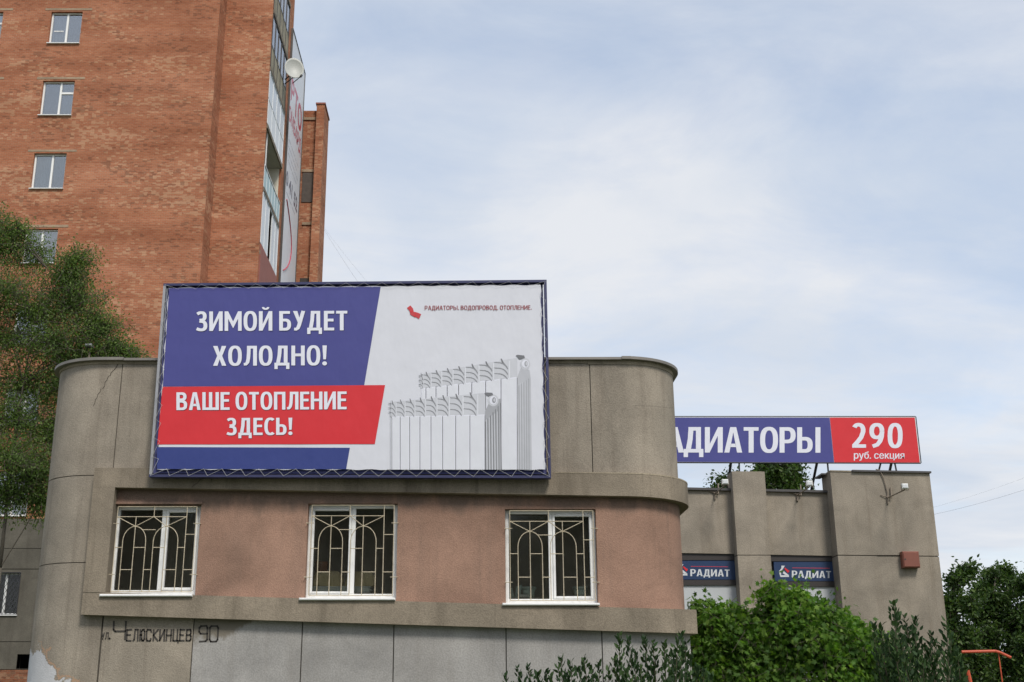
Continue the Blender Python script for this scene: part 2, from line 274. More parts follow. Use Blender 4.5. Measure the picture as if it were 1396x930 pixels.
# ------------------------------------------------------------------ mesh helpers
def link_mesh(name, verts, faces, m, root=None, smooth=False):
    o_ = root.location if root is not None and root.get('is_root') else Vector((0, 0, 0))
    ro = root
    while ro is not None and ro.parent is not None: ro = ro.parent
    base = ro.location.copy() if ro is not None else Vector((0, 0, 0))
    me = bpy.data.meshes.new(name)
    me.from_pydata([tuple(Vector(v) - base) for v in verts], [], faces)
    me.materials.append(m if not isinstance(m, str) else M[m]); me.validate()
    if smooth:
        for p in me.polygons: p.use_smooth = True
    ob = bpy.data.objects.new(name, me); COL.objects.link(ob)
    if root is not None: ob.parent = root
    return ob
class MB:
    def __init__(s): s.v = []; s.f = []
    def add(s, vs, fs):
        k = len(s.v); s.v += [tuple(v) for v in vs]; s.f += [tuple(i + k for i in f) for f in fs]; return s
    def box(s, x0, x1, y0, y1, z0, z1):
        vs = [(x, y, z) for x in (x0, x1) for y in (y0, y1) for z in (z0, z1)]
        return s.add(vs, [(0, 1, 3, 2), (4, 6, 7, 5), (0, 4, 5, 1), (2, 3, 7, 6), (0, 2, 6, 4), (1, 5, 7, 3)])
    def slab(s, pts, th):
        """front polygon pts (world), thickness along +Y"""
        n = len(pts); vs = [Vector(p) for p in pts] + [Vector(p) + Vector((0, th, 0)) for p in pts]
        return s.add(vs, [tuple(range(n)), tuple(range(2*n-1, n-1, -1))] + [(i, i+n, (i+1) % n + n, (i+1) % n) for i in range(n)])
    def bar(s, a, b, r, n=6, r2=None):
        a, b = Vector(a), Vector(b); dd = (b - a)
        if dd.length < 1e-6: return s
        q = dd.to_track_quat('Z', 'Y'); r2 = r if r2 is None else r2; vs = []
        for p, rr in ((a, r), (b, r2)):
            for i in range(n):
                t_ = 2*math.pi*i/n; vs.append(p + q @ Vector((rr*math.cos(t_), rr*math.sin(t_), 0)))
        return s.add(vs, [(i, (i+1) % n, (i+1) % n + n, i+n) for i in range(n)] + [tuple(range(n-1, -1, -1)), tuple(range(n, 2*n))])
    def path(s, pts, r, n=6):
        for a, b in zip(pts, pts[1:]): s.bar(a, b, r, n)
        return s
    def bevbox(s, x0, x1, y0, y1, z0, z1, c=0.02):
        """box with chamfered front edges (front is -Y)"""
        f = [(x0+c, y0, z0+c), (x1-c, y0, z0+c), (x1-c, y0, z1-c), (x0+c, y0, z1-c)]
        g = [(x0, y0+c, z0), (x1, y0+c, z0), (x1, y0+c, z1), (x0, y0+c, z1)]
        h = [(x0, y1, z0), (x1, y1, z0), (x1, y1, z1), (x0, y1, z1)]
        fs = [(0, 1, 2, 3), (11, 10, 9, 8)]
        for k in (0, 4): fs += [(k+i, k+4+i, k+4+(i+1) % 4, k+(i+1) % 4) for i in range(4)]
        return s.add(f + g + h, fs)
    def build(s, name, m, root=None, smooth=False): return link_mesh(name, s.v, s.f, m, root, smooth)
def tag(o, label=None, cat=None, group=None, kind=None):
    for k, v_ in (('label', label), ('category', cat), ('group', group), ('kind', kind)):
        if v_: o[k] = v_
    return o
def thing(name, loc, label, cat, group=None):
    e = bpy.data.objects.new(name, None); COL.objects.link(e); e.location = loc; e.empty_display_size = 0.3
    return tag(e, label, cat, group)

# text -> flat mesh
def glyphs(body, offset=0.0, spacing=1.0, shear=0.0):
    c = bpy.data.curves.new('txt', 'FONT'); c.body = body; c.size = 1; c.offset = offset; c.space_character = spacing; c.resolution_u = 4; c.shear = shear
    o = bpy.data.objects.new('txt', c); COL.objects.link(o)
    dg = bpy.context.evaluated_depsgraph_get(); me = bpy.data.meshes.new_from_object(o.evaluated_get(dg))
    vs = [tuple(v.co) for v in me.vertices]; fs = [tuple(p.vertices) for p in me.polygons]
    bpy.data.objects.remove(o); bpy.data.curves.remove(c); bpy.data.meshes.remove(me); return vs, fs
CAPH = max(v[1] for v in glyphs('Н')[0]); XH = max(v[1] for v in glyphs('и')[0])
SV, SH = .168, .14        # stem and bar weight of the sign alphabet, in cap heights
def sup(cx, cy, rx, ry, a0, a1, n=26, e=2.5):
    r = []
    for i in range(n+1):
        t_ = math.radians(a0+(a1-a0)*i/n); c, s_ = math.cos(t_), math.sin(t_)
        r.append((cx+rx*math.copysign(abs(c)**(2/e), c), cy+ry*math.copysign(abs(s_)**(2/e), s_)))
    return r
def strip(pts, k=1.0):
    """stroke a centre line; vertical runs get the stem weight, level runs the bar weight"""
    L, R_ = [], []
    for i, p in enumerate(pts):
        a = pts[max(0, i-1)]; b = pts[min(len(pts)-1, i+1)]; 
        if pts[0] == pts[-1] and i in (0, len(pts)-1): a, b = pts[-2], pts[1]
        dx, dy = b[0]-a[0], b[1]-a[1]; l = math.hypot(dx, dy) or 1; dx /= l; dy /= l
        w_ = (SH+(SV-SH)*abs(dy))*k/2; L.append((p[0]-dy*w_, p[1]+dx*w_)); R_.append((p[0]+dy*w_, p[1]-dx*w_))
    return [[L[i], R_[i], R_[i+1], L[i+1]] for i in range(len(pts)-1)]
def rc(x0, x1, y0, y1): return [[(x0, y0), (x1, y0), (x1, y1), (x0, y1)]]
def glyph(ch):
    s_, h = SV, SH; q = s_/2; b = h/2
    if ch in 'ОO0': w_ = .60 if ch == 'О' else .54; o_ = sup(w_/2, .5, w_/2-q, .5-b+.012, 0, 360, 44); o_[-1] = o_[0]; return w_, [strip(o_)]
    if ch == 'С': return .50, [strip(sup(.30, .5, .30-q, .5-b+.012, 52, 308, 30)), ]
    if ch == 'Е': return .46, [rc(0, s_, 0, 1), rc(s_, .46, 1-h, 1), rc(s_, .43, .5-b+.03, .5+b+.03), rc(s_, .46, 0, h)]
    if ch == 'Т': return .50, [rc(.25-q, .25+q, 0, 1-h), rc(0, .5, 1-h, 1)]
    if ch == 'П': return .58, [rc(0, s_, 0, 1), rc(.58-s_, .58, 0, 1), rc(s_, .58-s_, 1-h, 1)]
    if ch == 'Н': return .59, [rc(0, s_, 0, 1), rc(.59-s_, .59, 0, 1), rc(s_, .59-s_, .5-b+.03, .5+b+.03)]
    if ch == 'Ш': return .84, [rc(0, s_, 0, 1), rc(.42-q, .42+q, h, 1), rc(.84-s_, .84, 0, 1), rc(s_, .84-s_, 0, h)]
    if ch in 'ИЙ':
        g_ = [rc(0, s_, 0, 1), rc(.60-s_, .60, 0, 1), [[(s_, .02), (s_, .34), (.60-s_, .98), (.60-s_, .66)]]]
        if ch == 'Й': g_.append(strip(sup(.30, 1.21, .115, .10, 180, 360, 14, 2.0), .62))
        return .60, g_
    if ch == 'М': return .76, [rc(0, s_*.95, 0, 1), rc(.76-s_*.95, .76, 0, 1), [[(s_*.95, 1), (s_*.95, .62), (.38, .13), (.38, .48)]], [[(.76-s_*.95, 1), (.38, .48), (.38, .13), (.76-s_*.95, .62)]]]
    if ch == 'А': return .60, [[[(0, 0), (s_*1.02, 0), (.30, .80), (.30, 1), (.20, 1)]], [[(.60, 0), (.40, 1), (.30, 1), (.30, .80), (.60-s_*1.02, 0)]], [[(.21, .215), (.39, .215), (.365, .35), (.235, .35)]]]
    if ch == 'Х': m_ = .29; return .58, [[[(0, 1), (.20, 1), (m_, .67), (m_+.10, .5), (m_, .33), (.19, 0), (0, 0), (m_-.11, .5)]], [[(.58, 1), (m_+.11, .5), (.58, 0), (.39, 0), (m_, .33), (m_-.05, .5), (m_, .67), (.38, 1)]]]
    if ch == 'У': return .55, [strip([(.46, 1), (.40, .78), (.335, .52), (.27, .27), (.22, .13), (.14, .07), (.05, .075)]), [[(0, 1), (.195, 1), (.31, .56), (.27, .27)]], [[(.372, 1), (.55, 1), (.545, .985), (.37, .985)]]]
    if ch == 'Л': return .58, [rc(.58-s_, .58, 0, 1), rc(.14, .58-s_, 1-h, 1), strip([(.225, 1-h/2), (.215, .6), (.20, .36), (.165, .17), (.10, .08), (0, .07)], .95)]
    if ch == 'Д': return .66, [rc(0, .66, 0, h), rc(0, .145, -.18, 0), rc(.66-.145, .66, -.18, 0), rc(.58-s_, .58, h, 1), rc(.16, .58-s_, 1-h, 1), [[(.075, h), (.245, h), (.30, .5), (.325, 1-h), (.155, 1-h), (.14, .55)]]]
    if ch == 'Р': return .54, [rc(0, s_, 0, 1), strip([(s_, 1-b), (.25, 1-b)]+sup(.26, .685, .28-q, .315-b, 90, -90, 18)+[(.25, .37+b), (s_, .37+b)])]
    if ch in 'ЬЫ':
        g_ = [rc(0, s_, 0, 1), strip([(s_, .62-b), (.25, .62-b)]+sup(.26, .31, .26-q, .31-b, 90, -90, 18)+[(.25, b), (s_, b)])]
        return (.52, g_) if ch == 'Ь' else (.78, g_+[rc(.78-s_, .78, 0, 1)])
    if ch == 'Б': return .53, [rc(0, s_, 0, 1), rc(s_, .48, 1-h, 1), strip([(s_, .61-b), (.25, .61-b)]+sup(.26, .305, .27-q, .305-b, 90, -90, 18)+[(.25, b), (s_, b)])]
    if ch == 'В': return .55, [rc(0, s_, 0, 1), strip([(s_, 1-b), (.24, 1-b)]+sup(.25, .755, .265-q, .245-b, 90, -90, 16)+[(.24, .51+b), (s_, .51+b)]), strip([(s_, .56-b), (.26, .56-b)]+sup(.26, .28, .29-q, .28-b, 90, -90, 16)+[(.26, b), (s_, b)])]
    if ch == 'З': return .48, [strip([(.03, .87)]+sup(.20, .75, .25-q, .25-b+.01, 110, -90, 18)+[(.13, .51+b*.6)]), strip([(.13, .55-b*.6)]+sup(.20, .275, .28-q, .275-b+.01, 90, -112, 18)+[(.0, .12)])]
    if ch == '2': return .52, [strip(sup(.25, .715, .25-q, .285-b+.01, 152, -32, 18, 2.2)+[(.34, .42), (.20, .22), (.09, .09)]), rc(.02, .52, 0, h)]
    if ch == '9': return .54, [strip(sup(.27, .68, .27-q, .32-b+.01, 0, 360, 30, 2.3)), strip([(.54-q, .66), (.44, .45), (.385, .27), (.29, .13), (.12, .06)])]
    if ch == '!': return .20, [[[(.01, 1), (.20, 1), (.165, .30), (.045, .30)]], [[(.105+.105*math.cos(t_), .095+.105*math.sin(t_)) for t_ in np.linspace(0, 2*math.pi, 14)[:-1]]]]
    if ch == '.': return .18, [[[(.09+.09*math.cos(t_), .085+.09*math.sin(t_)) for t_ in np.linspace(0, 2*math.pi, 12)[:-1]]]]
    return .3, []
def layout(body, sp=.085, space=.22):
    x = 0; out_ = []
    for ch in body:
        if ch == ' ': x += space; continue
        w_, pcs = glyph(ch); out_.append((ch, x, w_, pcs)); x += w_+sp
    return out_, x-sp
def sign_px(name, body, m, root, Y, x0, x1, ytop, ybot, slope=0.0, dpx=(0, 0), grow=0.0, sp=.085, joined=False):
    """own sign alphabet, each letter a part; overlapping strokes of a letter lie a fraction of a millimetre apart"""
    lt, W0 = layout(body, sp); allmb = MB(); res = []
    for ch, ox, w_, pcs in lt:
        mb = allmb if joined else MB()
        for k, pc in enumerate(pcs):
            for pl in pc:
                if len(pl) < 3: continue
                pts = []
                if grow:
                    cu = sum(p[0] for p in pl)/len(pl); cv = sum(p[1] for p in pl)/len(pl)
                for u, v_ in pl:
                    if grow: u += math.copysign(grow, u-cu) if abs(u-cu) > 1e-4 else 0; v_ += math.copysign(grow, v_-cv) if abs(v_-cv) > 1e-4 else 0
                    px = x0+(ox+u)/W0*(x1-x0); py = ybot+v_*(ytop-ybot)+slope*(px-x0); pts.append(P(px+dpx[0], py+dpx[1], Y-.0003*k))
                mb.add(pts, [tuple(range(len(pts)))])
        if not joined: res.append(mb.build(name, m, root))
    if joined: o = allmb.build(name, m, root); o['kind'] = 'stuff'; res.append(o)
    return res
def text_px(name, body, m, root, Y, x0, x1, ytop, ybot, offset=0.0, xh=False, slope=0.0, spacing=1.0, dpx=(0, 0), weight=0.0):
    """small print in the default font; weight = sideways doubling for bolder stems"""
    vs, fs = glyphs(body, 0, spacing); a = min(v[0] for v in vs); b = max(v[0] for v in vs); H = XH if xh else CAPH
    mb = MB()
    for k, dx in enumerate((0, weight) if weight else (0,)):
        mb.add([P(x0+(v[0]+dx-a)/(b+weight-a)*(x1-x0), ybot+(v[1]/H)*(ytop-ybot)+slope*((v[0]-a)/(b-a)*(x1-x0)), Y-.0005*k) for v in vs], fs)
    o = mb.build(name, m, root); o['kind'] = 'stuff'; return o
def poly_px(name, polys, m, root, Y, th=0.0):
    mb = MB()
    for pl in polys:
        pts = [P(x, y, Y) for x, y in pl]
        if th: mb.slab(pts, th)
        else: mb.add(pts, [tuple(range(len(pts)))])
    return mb.build(name, m, root)

# ================================================================== ground
g = MB().add([(-900, -900, 0), (900, -900, 0), (900, 900, 0), (-900, 900, 0)], [(0, 1, 2, 3)]).build('ground', 'ground'); tag(g, kind='structure')
g = MB().box(-60, 60, -8, 6, -0.2, 0.004).build('road', 'asphalt'); tag(g, kind='structure')
g = MB().box(-60, 60, 6, 8.5, -0.2, 0.12).build('pavement', plain('paving', (0.22, 0.21, 0.2), 0.9, 0, 0.2, 5)); tag(g, kind='structure')

# ================================================================== front building
D = 19.6; RAD = 1.05
XR = P(925, 645, D+0.87).x; XL = P(67, 645, D+0.69).x - 0.06
shop = thing('corner_shop_building', ((XL+XR)/2, D+3, 0), 'low grey and pink rendered building with rounded corners and three barred windows', 'building')
BACK = D + 9
def plan(off):
    """plan path from back left, round the front, to back right; off = outward offset"""
    pts = [(XL-off, BACK)]
    for i in range(17):
        a = math.pi - i/16*math.pi/2; pts.append((XL+RAD+(RAD+off)*math.cos(a), D+RAD-(RAD+off)*math.sin(a)))
    for i in range(17):
        a = math.pi/2 - i/16*math.pi/2; pts.append((XR-RAD+(RAD+off)*math.cos(a), D+RAD-(RAD+off)*math.sin(a)))
    pts.append((XR+off, BACK)); return pts
def cut(path0, path1, xa, xb, endL, endR):
    """pair of offset paths trimmed on the straight front between xa and xb; endL/endR keep the rounded ends"""
    def trim(pth):
        L = pth[:18]; Rr = pth[18:]
        res = list(L) if endL else [(xa, L[-1][1])]
        if xb is not None or xa is not None:
            pass
        if endL and not endR: res.append((xb, L[-1][1]))
        elif endR: res += Rr
        else: res.append((xb, L[-1][1]))
        return res
    return trim(path0), trim(path1)
def ribbon(name, m, root, zlo, zhi, o_out, o_in, xa=None, xb=None, endL=False, endR=False, square=False, seg=1):
    if square:   # straight piece with a square right corner at xb, returning along the side
        A = [(xa, D-o_out), (xb+o_out, D-o_out), (xb+o_out, BACK)]; B = [(xa, D-o_in), (xb+o_in, D-o_in), (xb+o_in, BACK)]
    else:
        A, B = cut(plan(o_out), plan(o_in), xa, xb, endL, endR)
    zl = zlo if callable(zlo) else (lambda x: zlo); zh = zhi if callable(zhi) else (lambda x: zhi)
    vs = []
    for (ax, ay), (bx, by) in zip(A, B): vs += [(ax, ay, zl(ax)), (ax, ay, zh(ax)), (bx, by, zh(bx)), (bx, by, zl(bx))]
    n = len(A); fs = [(0, 1, 2, 3), (4*n-1, 4*n-2, 4*n-3, 4*n-4)]
    for i in range(n-1):
        for j in range(4): fs.append((4*i+j, 4*i+4+j, 4*i+4+(j+1) % 4, 4*i+(j+1) % 4))
    ob = link_mesh(name, vs, fs, m, root); me = ob.data
    for p in me.polygons: p.use_smooth = True
    me.set_sharp_from_angle(angle=R(30)) if hasattr(me, 'set_sharp_from_angle') else None
    return ob
z_cap = zline((125, 489), (890, 487.5), D)
z_ub_t = zline((126, 640), (923, 648), D); z_ub_b = zline((153, 664.5), (888, 677), D-.15)
z_lb_t = zline((266, 812.5), (938, 832), D); z_lb_b = zline((112, 838), (952, 864), D-.15)
xi = P(150, 740, D-.15).x; xo = P(119.5, 740, D-.15).x      # surround: inner and outer edge of its left member
X = lambda px, py=570: P(px, py, D).x
# cores
ribbon('wall', 'joint', shop, z_ub_t, lambda x: z_cap(x)-.10, -.03, -.35, X(128), X(800), True, True)
ribbon('wall', 'joint', shop, 0, lambda x: z_ub_t(x)-.01, -.03, -.35, None, xo+.1, True, False)
ribbon('wall', 'joint', shop, 0, lambda x: z_lb_b(x)+.02, -.03, -.35, xo-.1, P(941, 880, D).x, square=True)
# upper panels
joints = [X(161, 565), X(380), X(600), P(806, 570, D).x]
g_ = 0.007
up_top = lambda x: z_cap(x)-.10
zj1 = zline((75, 649.5), (127, 648), D); zj2 = P(115, 767, D).z
ribbon('wall_panel', 'conc', shop, lambda x: P(127, 648, D).z+g_, up_top, 0, -.03, None, joints[0]-g_, True, False)
ribbon('wall_panel', 'conc', shop, lambda x: z_ub_t(x)-.02, up_top, 0, -.03, joints[0]+g_, joints[1]-g_)
ribbon('wall_panel', 'conc', shop, lambda x: z_ub_t(x)-.02, up_top, 0.003, -.03, joints[1]+g_, joints[2]-g_)
ribbon('wall_panel', 'conc', shop, lambda x: z_ub_t(x)-.02, up_top, 0, -.03, joints[2]+g_, joints[3]-g_)
ribbon('wall_panel', 'conc', shop, lambda x: z_ub_t(x)-.02, up_top, 0.004, -.03, joints[3]+g_, None, False, True)
ribbon('wall_panel', 'conc', shop, zj2+g_, P(127, 648, D).z-g_, -.002, -.03, None, xo+.05, True, False)
ribbon('wall_panel', 'peel', shop, 0, zj2-g_, 0, -.03, None, X(136, 885)-g_, True, False)
# crumbling strip and metal cap
ribbon('parapet_edge', 'cream_conc', shop, lambda x: z_cap(x)-.10, lambda x: z_cap(x)-.05, 0.018, -.30, None, X(803), True, False)
ribbon('parapet_edge', 'cream_conc', shop, lambda x: z_cap(x)-.125, lambda x: z_cap(x)-.05, 0.014, -.30, X(803)+.003, None, False, True)
ribbon('parapet_cap', 'cap', shop, lambda x: z_cap(x)-.05, z_cap, 0.10, -.38, None, X(163), True, False)
ribbon('parapet_cap', 'cap', shop, lambda x: z_cap(x)-.055, lambda x: z_cap(x)-.012, 0.085, -.38, X(163)+.004, X(862))
ribbon('parapet_cap', 'cap', shop, lambda x: z_cap(x)-.05, z_cap, 0.10, -.38, X(862)+.004, None, False, True)
MB().box(XL+.3, XR-.3, D+.34, BACK, z_cap(0)-.5, z_cap(0)-.3).build('roof', 'rtop', shop)
ribbon('ledge_strip', 'cream_conc', shop, lambda x: z_ub_t(x)-.016, lambda x: z_ub_t(x)+.007, 0.164, .01, X(756, 646), None, False, True)  # thin pale strip along the top edge of the cornice band
# cornice band, sill band and left member of the surround
ribbon('cornice_band', 'band', shop, z_ub_b, z_ub_t, 0.16, -.3, xo, None, False, True)
ribbon('sill_band', 'band', shop, z_lb_b, z_lb_t, 0.15, -.3, xo, P(938, 850, D).x-.03, square=True)
mb = MB(); mb.add([(xo, D-.158, z_lb_t(xo)), (xi, D-.158, z_lb_t(xi)), (xi, D-.158, z_ub_b(xi)), (xo, D-.158, z_ub_b(xo)),
                   (xo, D+.3, z_lb_t(xo)), (xi, D+.3, z_lb_t(xi)), (xi, D+.3, z_ub_b(xi)), (xo, D+.3, z_ub_b(xo))],
                  [(0, 1, 2, 3), (7, 6, 5, 4), (0, 4, 5, 1), (1, 5, 6, 2), (2, 6, 7, 3), (3, 7, 4, 0)])
mb.build('surround', 'band', shop)
# pink wall with three openings
WIN = [((151, 270), (688.5, 811)), ((417.5, 541), (686.5, 816)), ((689, 814), (694, 823))]
wins = []
for (a, b), (t_, b_) in WIN:
    ym = (t_+b_)/2; wins.append((P(a, ym, D).x, P(b, ym, D).x, P((a+b)/2, b_, D).z, P((a+b)/2, t_, D).z))
xs = [xi] + [v for w_ in wins for v in w_[:2]] + [XR-RAD]
mb = MB(); TH = .32
for i in range(len(xs)-1):
    a, b = xs[i], xs[i+1]
    if b - a < .01: continue
    def quad(zl0, zl1, zh0, zh1):
        mb.add([(a, D, zl0), (b, D, zl1), (b, D, zh1), (a, D, zh0), (a, D+TH, zl0), (b, D+TH, zl1), (b, D+TH, zh1), (a, D+TH, zh0)],
               [(0, 1, 2, 3), (7, 6, 5, 4), (0, 4, 5, 1), (1, 5, 6, 2), (2, 6, 7, 3), (3, 7, 4, 0)])
    if i % 2 == 0: quad(z_lb_t(a)-.02, z_lb_t(b)-.02, z_ub_b(a)+.02, z_ub_b(b)+.02)
    else:
        w_ = wins[i//2]; quad(z_lb_t(a)-.02, z_lb_t(b)-.02, w_[2]-.02, w_[2]-.02); quad(w_[3], w_[3], z_ub_b(a)+.02, z_ub_b(b)+.02)
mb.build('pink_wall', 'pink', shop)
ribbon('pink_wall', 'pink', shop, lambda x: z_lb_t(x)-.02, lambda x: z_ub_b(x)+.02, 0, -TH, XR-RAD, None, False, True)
# room behind
mb = MB(); x0, x1, y0, y1 = XL+.6, XR-.6, D+TH, D+1.9; z0, z1 = z_lb_t(0)-.5, z_ub_b(0)+.3
mb.add([(x0, y0, z0), (x1, y0, z0), (x1, y1, z0), (x0, y1, z0), (x0, y0, z1), (x1, y0, z1), (x1, y1, z1), (x0, y1, z1)],
       [(0, 1, 2, 3), (4, 7, 6, 5), (3, 2, 6, 7), (0, 3, 7, 4), (1, 5, 6, 2)])
mb.build('room', 'room', shop)
# lower panels
lj = [xo-.02, P(137, 885, D).x, P(262, 885, D).x, P(411, 885, D).x, P(536.5, 885, D).x, P(690, 885, D).x, P(821, 885, D).x]
zt_ = lambda x: z_lb_b(x)+.01
lm = ['conc', 'grey0', 'grey', 'grey', 'grey', 'grey']
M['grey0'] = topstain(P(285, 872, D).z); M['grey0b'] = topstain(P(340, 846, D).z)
M['grey0b'].name = 'grey_paint_edge'
names = ['conc', 'grey0', 'grey', 'grey', 'grey']
for i in range(5):
    ribbon('base_panel', names[i], shop, 0, zt_, [0, .004, -.003, .003, 0][i], -.03, lj[i+1]+.009, lj[i+2]-.009)
ribbon('base_panel', 'grey', shop, 0, zt_, 0.003, -.03, lj[6]+.009, P(941, 880, D).x, square=True)
# roof-line and wall cracks: thin dark fissures
def crack(pts, wd, Y):
    mb = MB(); pts = [(x+random.uniform(-.5, .5), y+random.uniform(-.5, .5)) for x, y in pts]
    for i in range(len(pts)-1):
        a, b = pts[i], pts[i+1]; w0 = wd*(1-.6*i/len(pts)); w1 = wd*(1-.6*(i+1)/len(pts))
        mb.add([P(a[0]-w0, a[1], Y), P(a[0]+w0, a[1]+.3, Y), P(b[0]+w1, b[1]+.3, Y), P(b[0]-w1, b[1], Y)], [(0, 1, 2, 3)])
    mb.build('crack', 'crack', shop)
def rndpath(a, b, n, j):
    return [(a[0]+(b[0]-a[0])*i/n+random.uniform(-j, j)*(0 < i < n), a[1]+(b[1]-a[1])*i/n+random.uniform(-j, j)*.4) for i in range(n+1)]
crack(rndpath((161, 497), (150, 512), 4, 1.5)+rndpath((148, 513), (140, 530), 4, 1.5)+rndpath((138, 530), (127, 553), 6, 1.6), 0.55, D-.004)
crack(rndpath((865, 552), (925-8, 556), 10, 1.0), 0.35, D-.006)
crack(rndpath((262, 664), (272, 655), 3, 1)+rndpath((273, 654), (288, 650), 4, 1), 0.5, D-.164)
crack(rndpath((286, 650), (292, 662), 4, 1), 0.4, D-.165)

# windows ------------------------------------------------------------
def make_window(root, w_, n):
    x0, x1, z0, z1 = w_; Y0 = D+.13; fr = .062
    f = MB()
    for (a, b, c, d_) in ((x0, x0+fr, z0, z1), (x1-fr, x1, z0, z1), (x0+fr, x1-fr, z1-fr, z1), (x0+fr, x1-fr, z0, z0+.085)): f.bevbox(a, b, Y0, Y0+.09, c, d_, .008)
    xm = x0 + (x1-x0)*[.56, .505, .50][n]
    fo = f.build('window', 'white', root)
    mu = MB().bevbox(xm-.035, xm+.035, Y0+.003, Y0+.085, z0+.085, z1-fr, .008)
    mu.build('mullion', 'white', fo)
    # opening sash of the right half
    sx0, sx1, sz0, sz1, s_ = (xm+.035, x1-fr, z0+.085, z1-fr, .045) if n != 1 else (x0+fr, xm-.035, z0+.085, z1-fr, .04)
    sa = MB()
    for (a, b, c, d_) in ((sx0, sx0+s_, sz0, sz1), (sx1-s_, sx1, sz0, sz1), (sx0+s_, sx1-s_, sz1-s_, sz1), (sx0+s_, sx1-s_, sz0, sz0+s_)): sa.bevbox(a+.001, b-.001, Y0-.012, Y0+.06, c+.001, d_-.001, .006)
    sa.build('sash', 'white', fo)
    for a, b in ((x0+fr, xm-.035), (xm+.035, x1-fr)):
        MB().box(a, b, Y0+.045, Y0+.052, z0+.085, z1-fr).build('pane', 'glass', fo)
    si = MB().bevbox(x0-.06, x1+.0, D-.20, D+.13, z0-.045, z0-.004, .012); si.build('windowsill', 'steelw', fo)
    # welded grille
    gr = MB(); rr = .0068; YG = D-.055
    gx0, gx1, gz0, gz1 = x0+.075, x1-.055, z0+.045, z1-.04
    U = lambda u, v_: Vector((gx0+(gx1-gx0)*u, YG+random.uniform(-.002, .002), gz1+(gz0-gz1)*v_))
    segs = [((0, 0), (1, 0)), ((0, 1), (1, 1)), ((0, 0), (0, 1)), ((1, 0), (1, 1)), ((0, .12), (.88, .12)), ((.88, 0), (.88, 1)),
            ((.24, .12), (.24, 1)), ((.63, .12), (.63, 1)), ((.465, 0), (.465, .12)), ((0, .12), (.24, .235)), ((.24, .235), (.465, .12)),
            ((.465, .12), (.63, .235)), ((.63, .235), (.88, .12)), ((.33, .275), (.5, .275)), ((0, .485), (.10, .485)), ((.24, .485), (.39, .485)),
            ((.48, .485), (.63, .485)), ((.79, .485), (.88, .485)), ((.10, .745), (.24, .745)), ((.39, .745), (.48, .745)), ((.63, .745), (.79, .745)),
            ((.88, .745), (1, .745)), ((.88, .33), (1, .33))]
    for a, b in segs: gr.bar(U(*a), U(*b), rr, 4)
    for c0, hw in ((.24, .145), (.635, .155)):
        arc = [U(c0-hw, 1)] + [U(c0-hw*math.cos(math.pi*i/12), .41-.175*math.sin(math.pi*i/12)) for i in range(13)] + [U(c0+hw, 1)]
        gr.path(arc, rr, 4)
    for v_ in (.2, .8):
        gr.bar(U(0, v_)+Vector((-.09, 0, 0)), U(.03, v_), .006, 4); gr.bar(U(1, v_)+Vector((.08, 0, 0)), U(.97, v_), .006, 4)
        gr.bar(U(0, v_)+Vector((-.07, 0, 0)), U(0, v_)+Vector((-.07, .2, 0)), .006, 4); gr.bar(U(1, v_)+Vector((.07, 0, 0)), U(1, v_)+Vector((.07, .2, 0)), .006, 4)
    gr.build('window_grille', 'cream', root)
    return fo
for n, w_ in enumerate(wins): make_window(shop, w_, n)
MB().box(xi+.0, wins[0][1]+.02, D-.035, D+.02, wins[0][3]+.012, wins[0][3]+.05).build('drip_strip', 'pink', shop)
# stroke-lettered street name painted on the base panels
GL = {'у': [[(0, 1), (.5, .35)], [(1, 1), (.35, 0), (.1, 0)]], 'л': [[(0, 0), (.15, .05), (.3, 1), (1, 1), (1, 0)]], '.': [[(0, .0), (.3, 0), (.3, .14), (0, .14), (0, 0)]],
      'Ч': [[(0, 1), (0, .55), (.15, .45), (1, .45)], [(1, 1), (1, 0)]], 'Е': [[(1, 1), (0, 1), (0, 0), (1, 0)], [(0, .52), (.8, .52)]],
      'Л': [[(0, 0), (.2, .1), (.35, 1), (1, 1), (1, 0)]], 'Ю': [[(0, 0), (0, 1)], [(0, .5), (.35, .5)], [(.35, .15), (.35, .85), (.5, 1), (.85, 1), (1, .85), (1, .15), (.85, 0), (.5, 0), (.35, .15)]],
      'С': [[(1, .8), (.85, 1), (.15, 1), (0, .85), (0, .15), (.15, 0), (.85, 0), (1, .2)]], 'К': [[(0, 0), (0, 1)], [(1, 1), (.05, .5), (1, 0)]],
      'И': [[(0, 1), (0, 0), (1, 1), (1, 0)]], 'Н': [[(0, 0), (0, 1)], [(1, 0), (1, 1)], [(0, .5), (1, .5)]], 'Ц': [[(0, 1), (0, 0), (1.15, 0), (1.15, -.18)], [(.9, 1), (.9, 0)]],
      'В': [[(0, 0), (0, 1), (.8, 1), (.95, .85), (.95, .65), (.8, .52), (0, .52)], [(.8, .52), (1, .4), (1, .12), (.85, 0), (0, 0)]],
      '9': [[(1, .5), (.15, .5), (0, .62), (0, .88), (.15, 1), (.85, 1), (1, .88), (1, .12), (.85, 0), (.1, 0)]],
      '0': [[(.15, 0), (0, .12), (0, .88), (.15, 1), (.85, 1), (1, .88), (1, .12), (.85, 0), (.15, 0)]]}
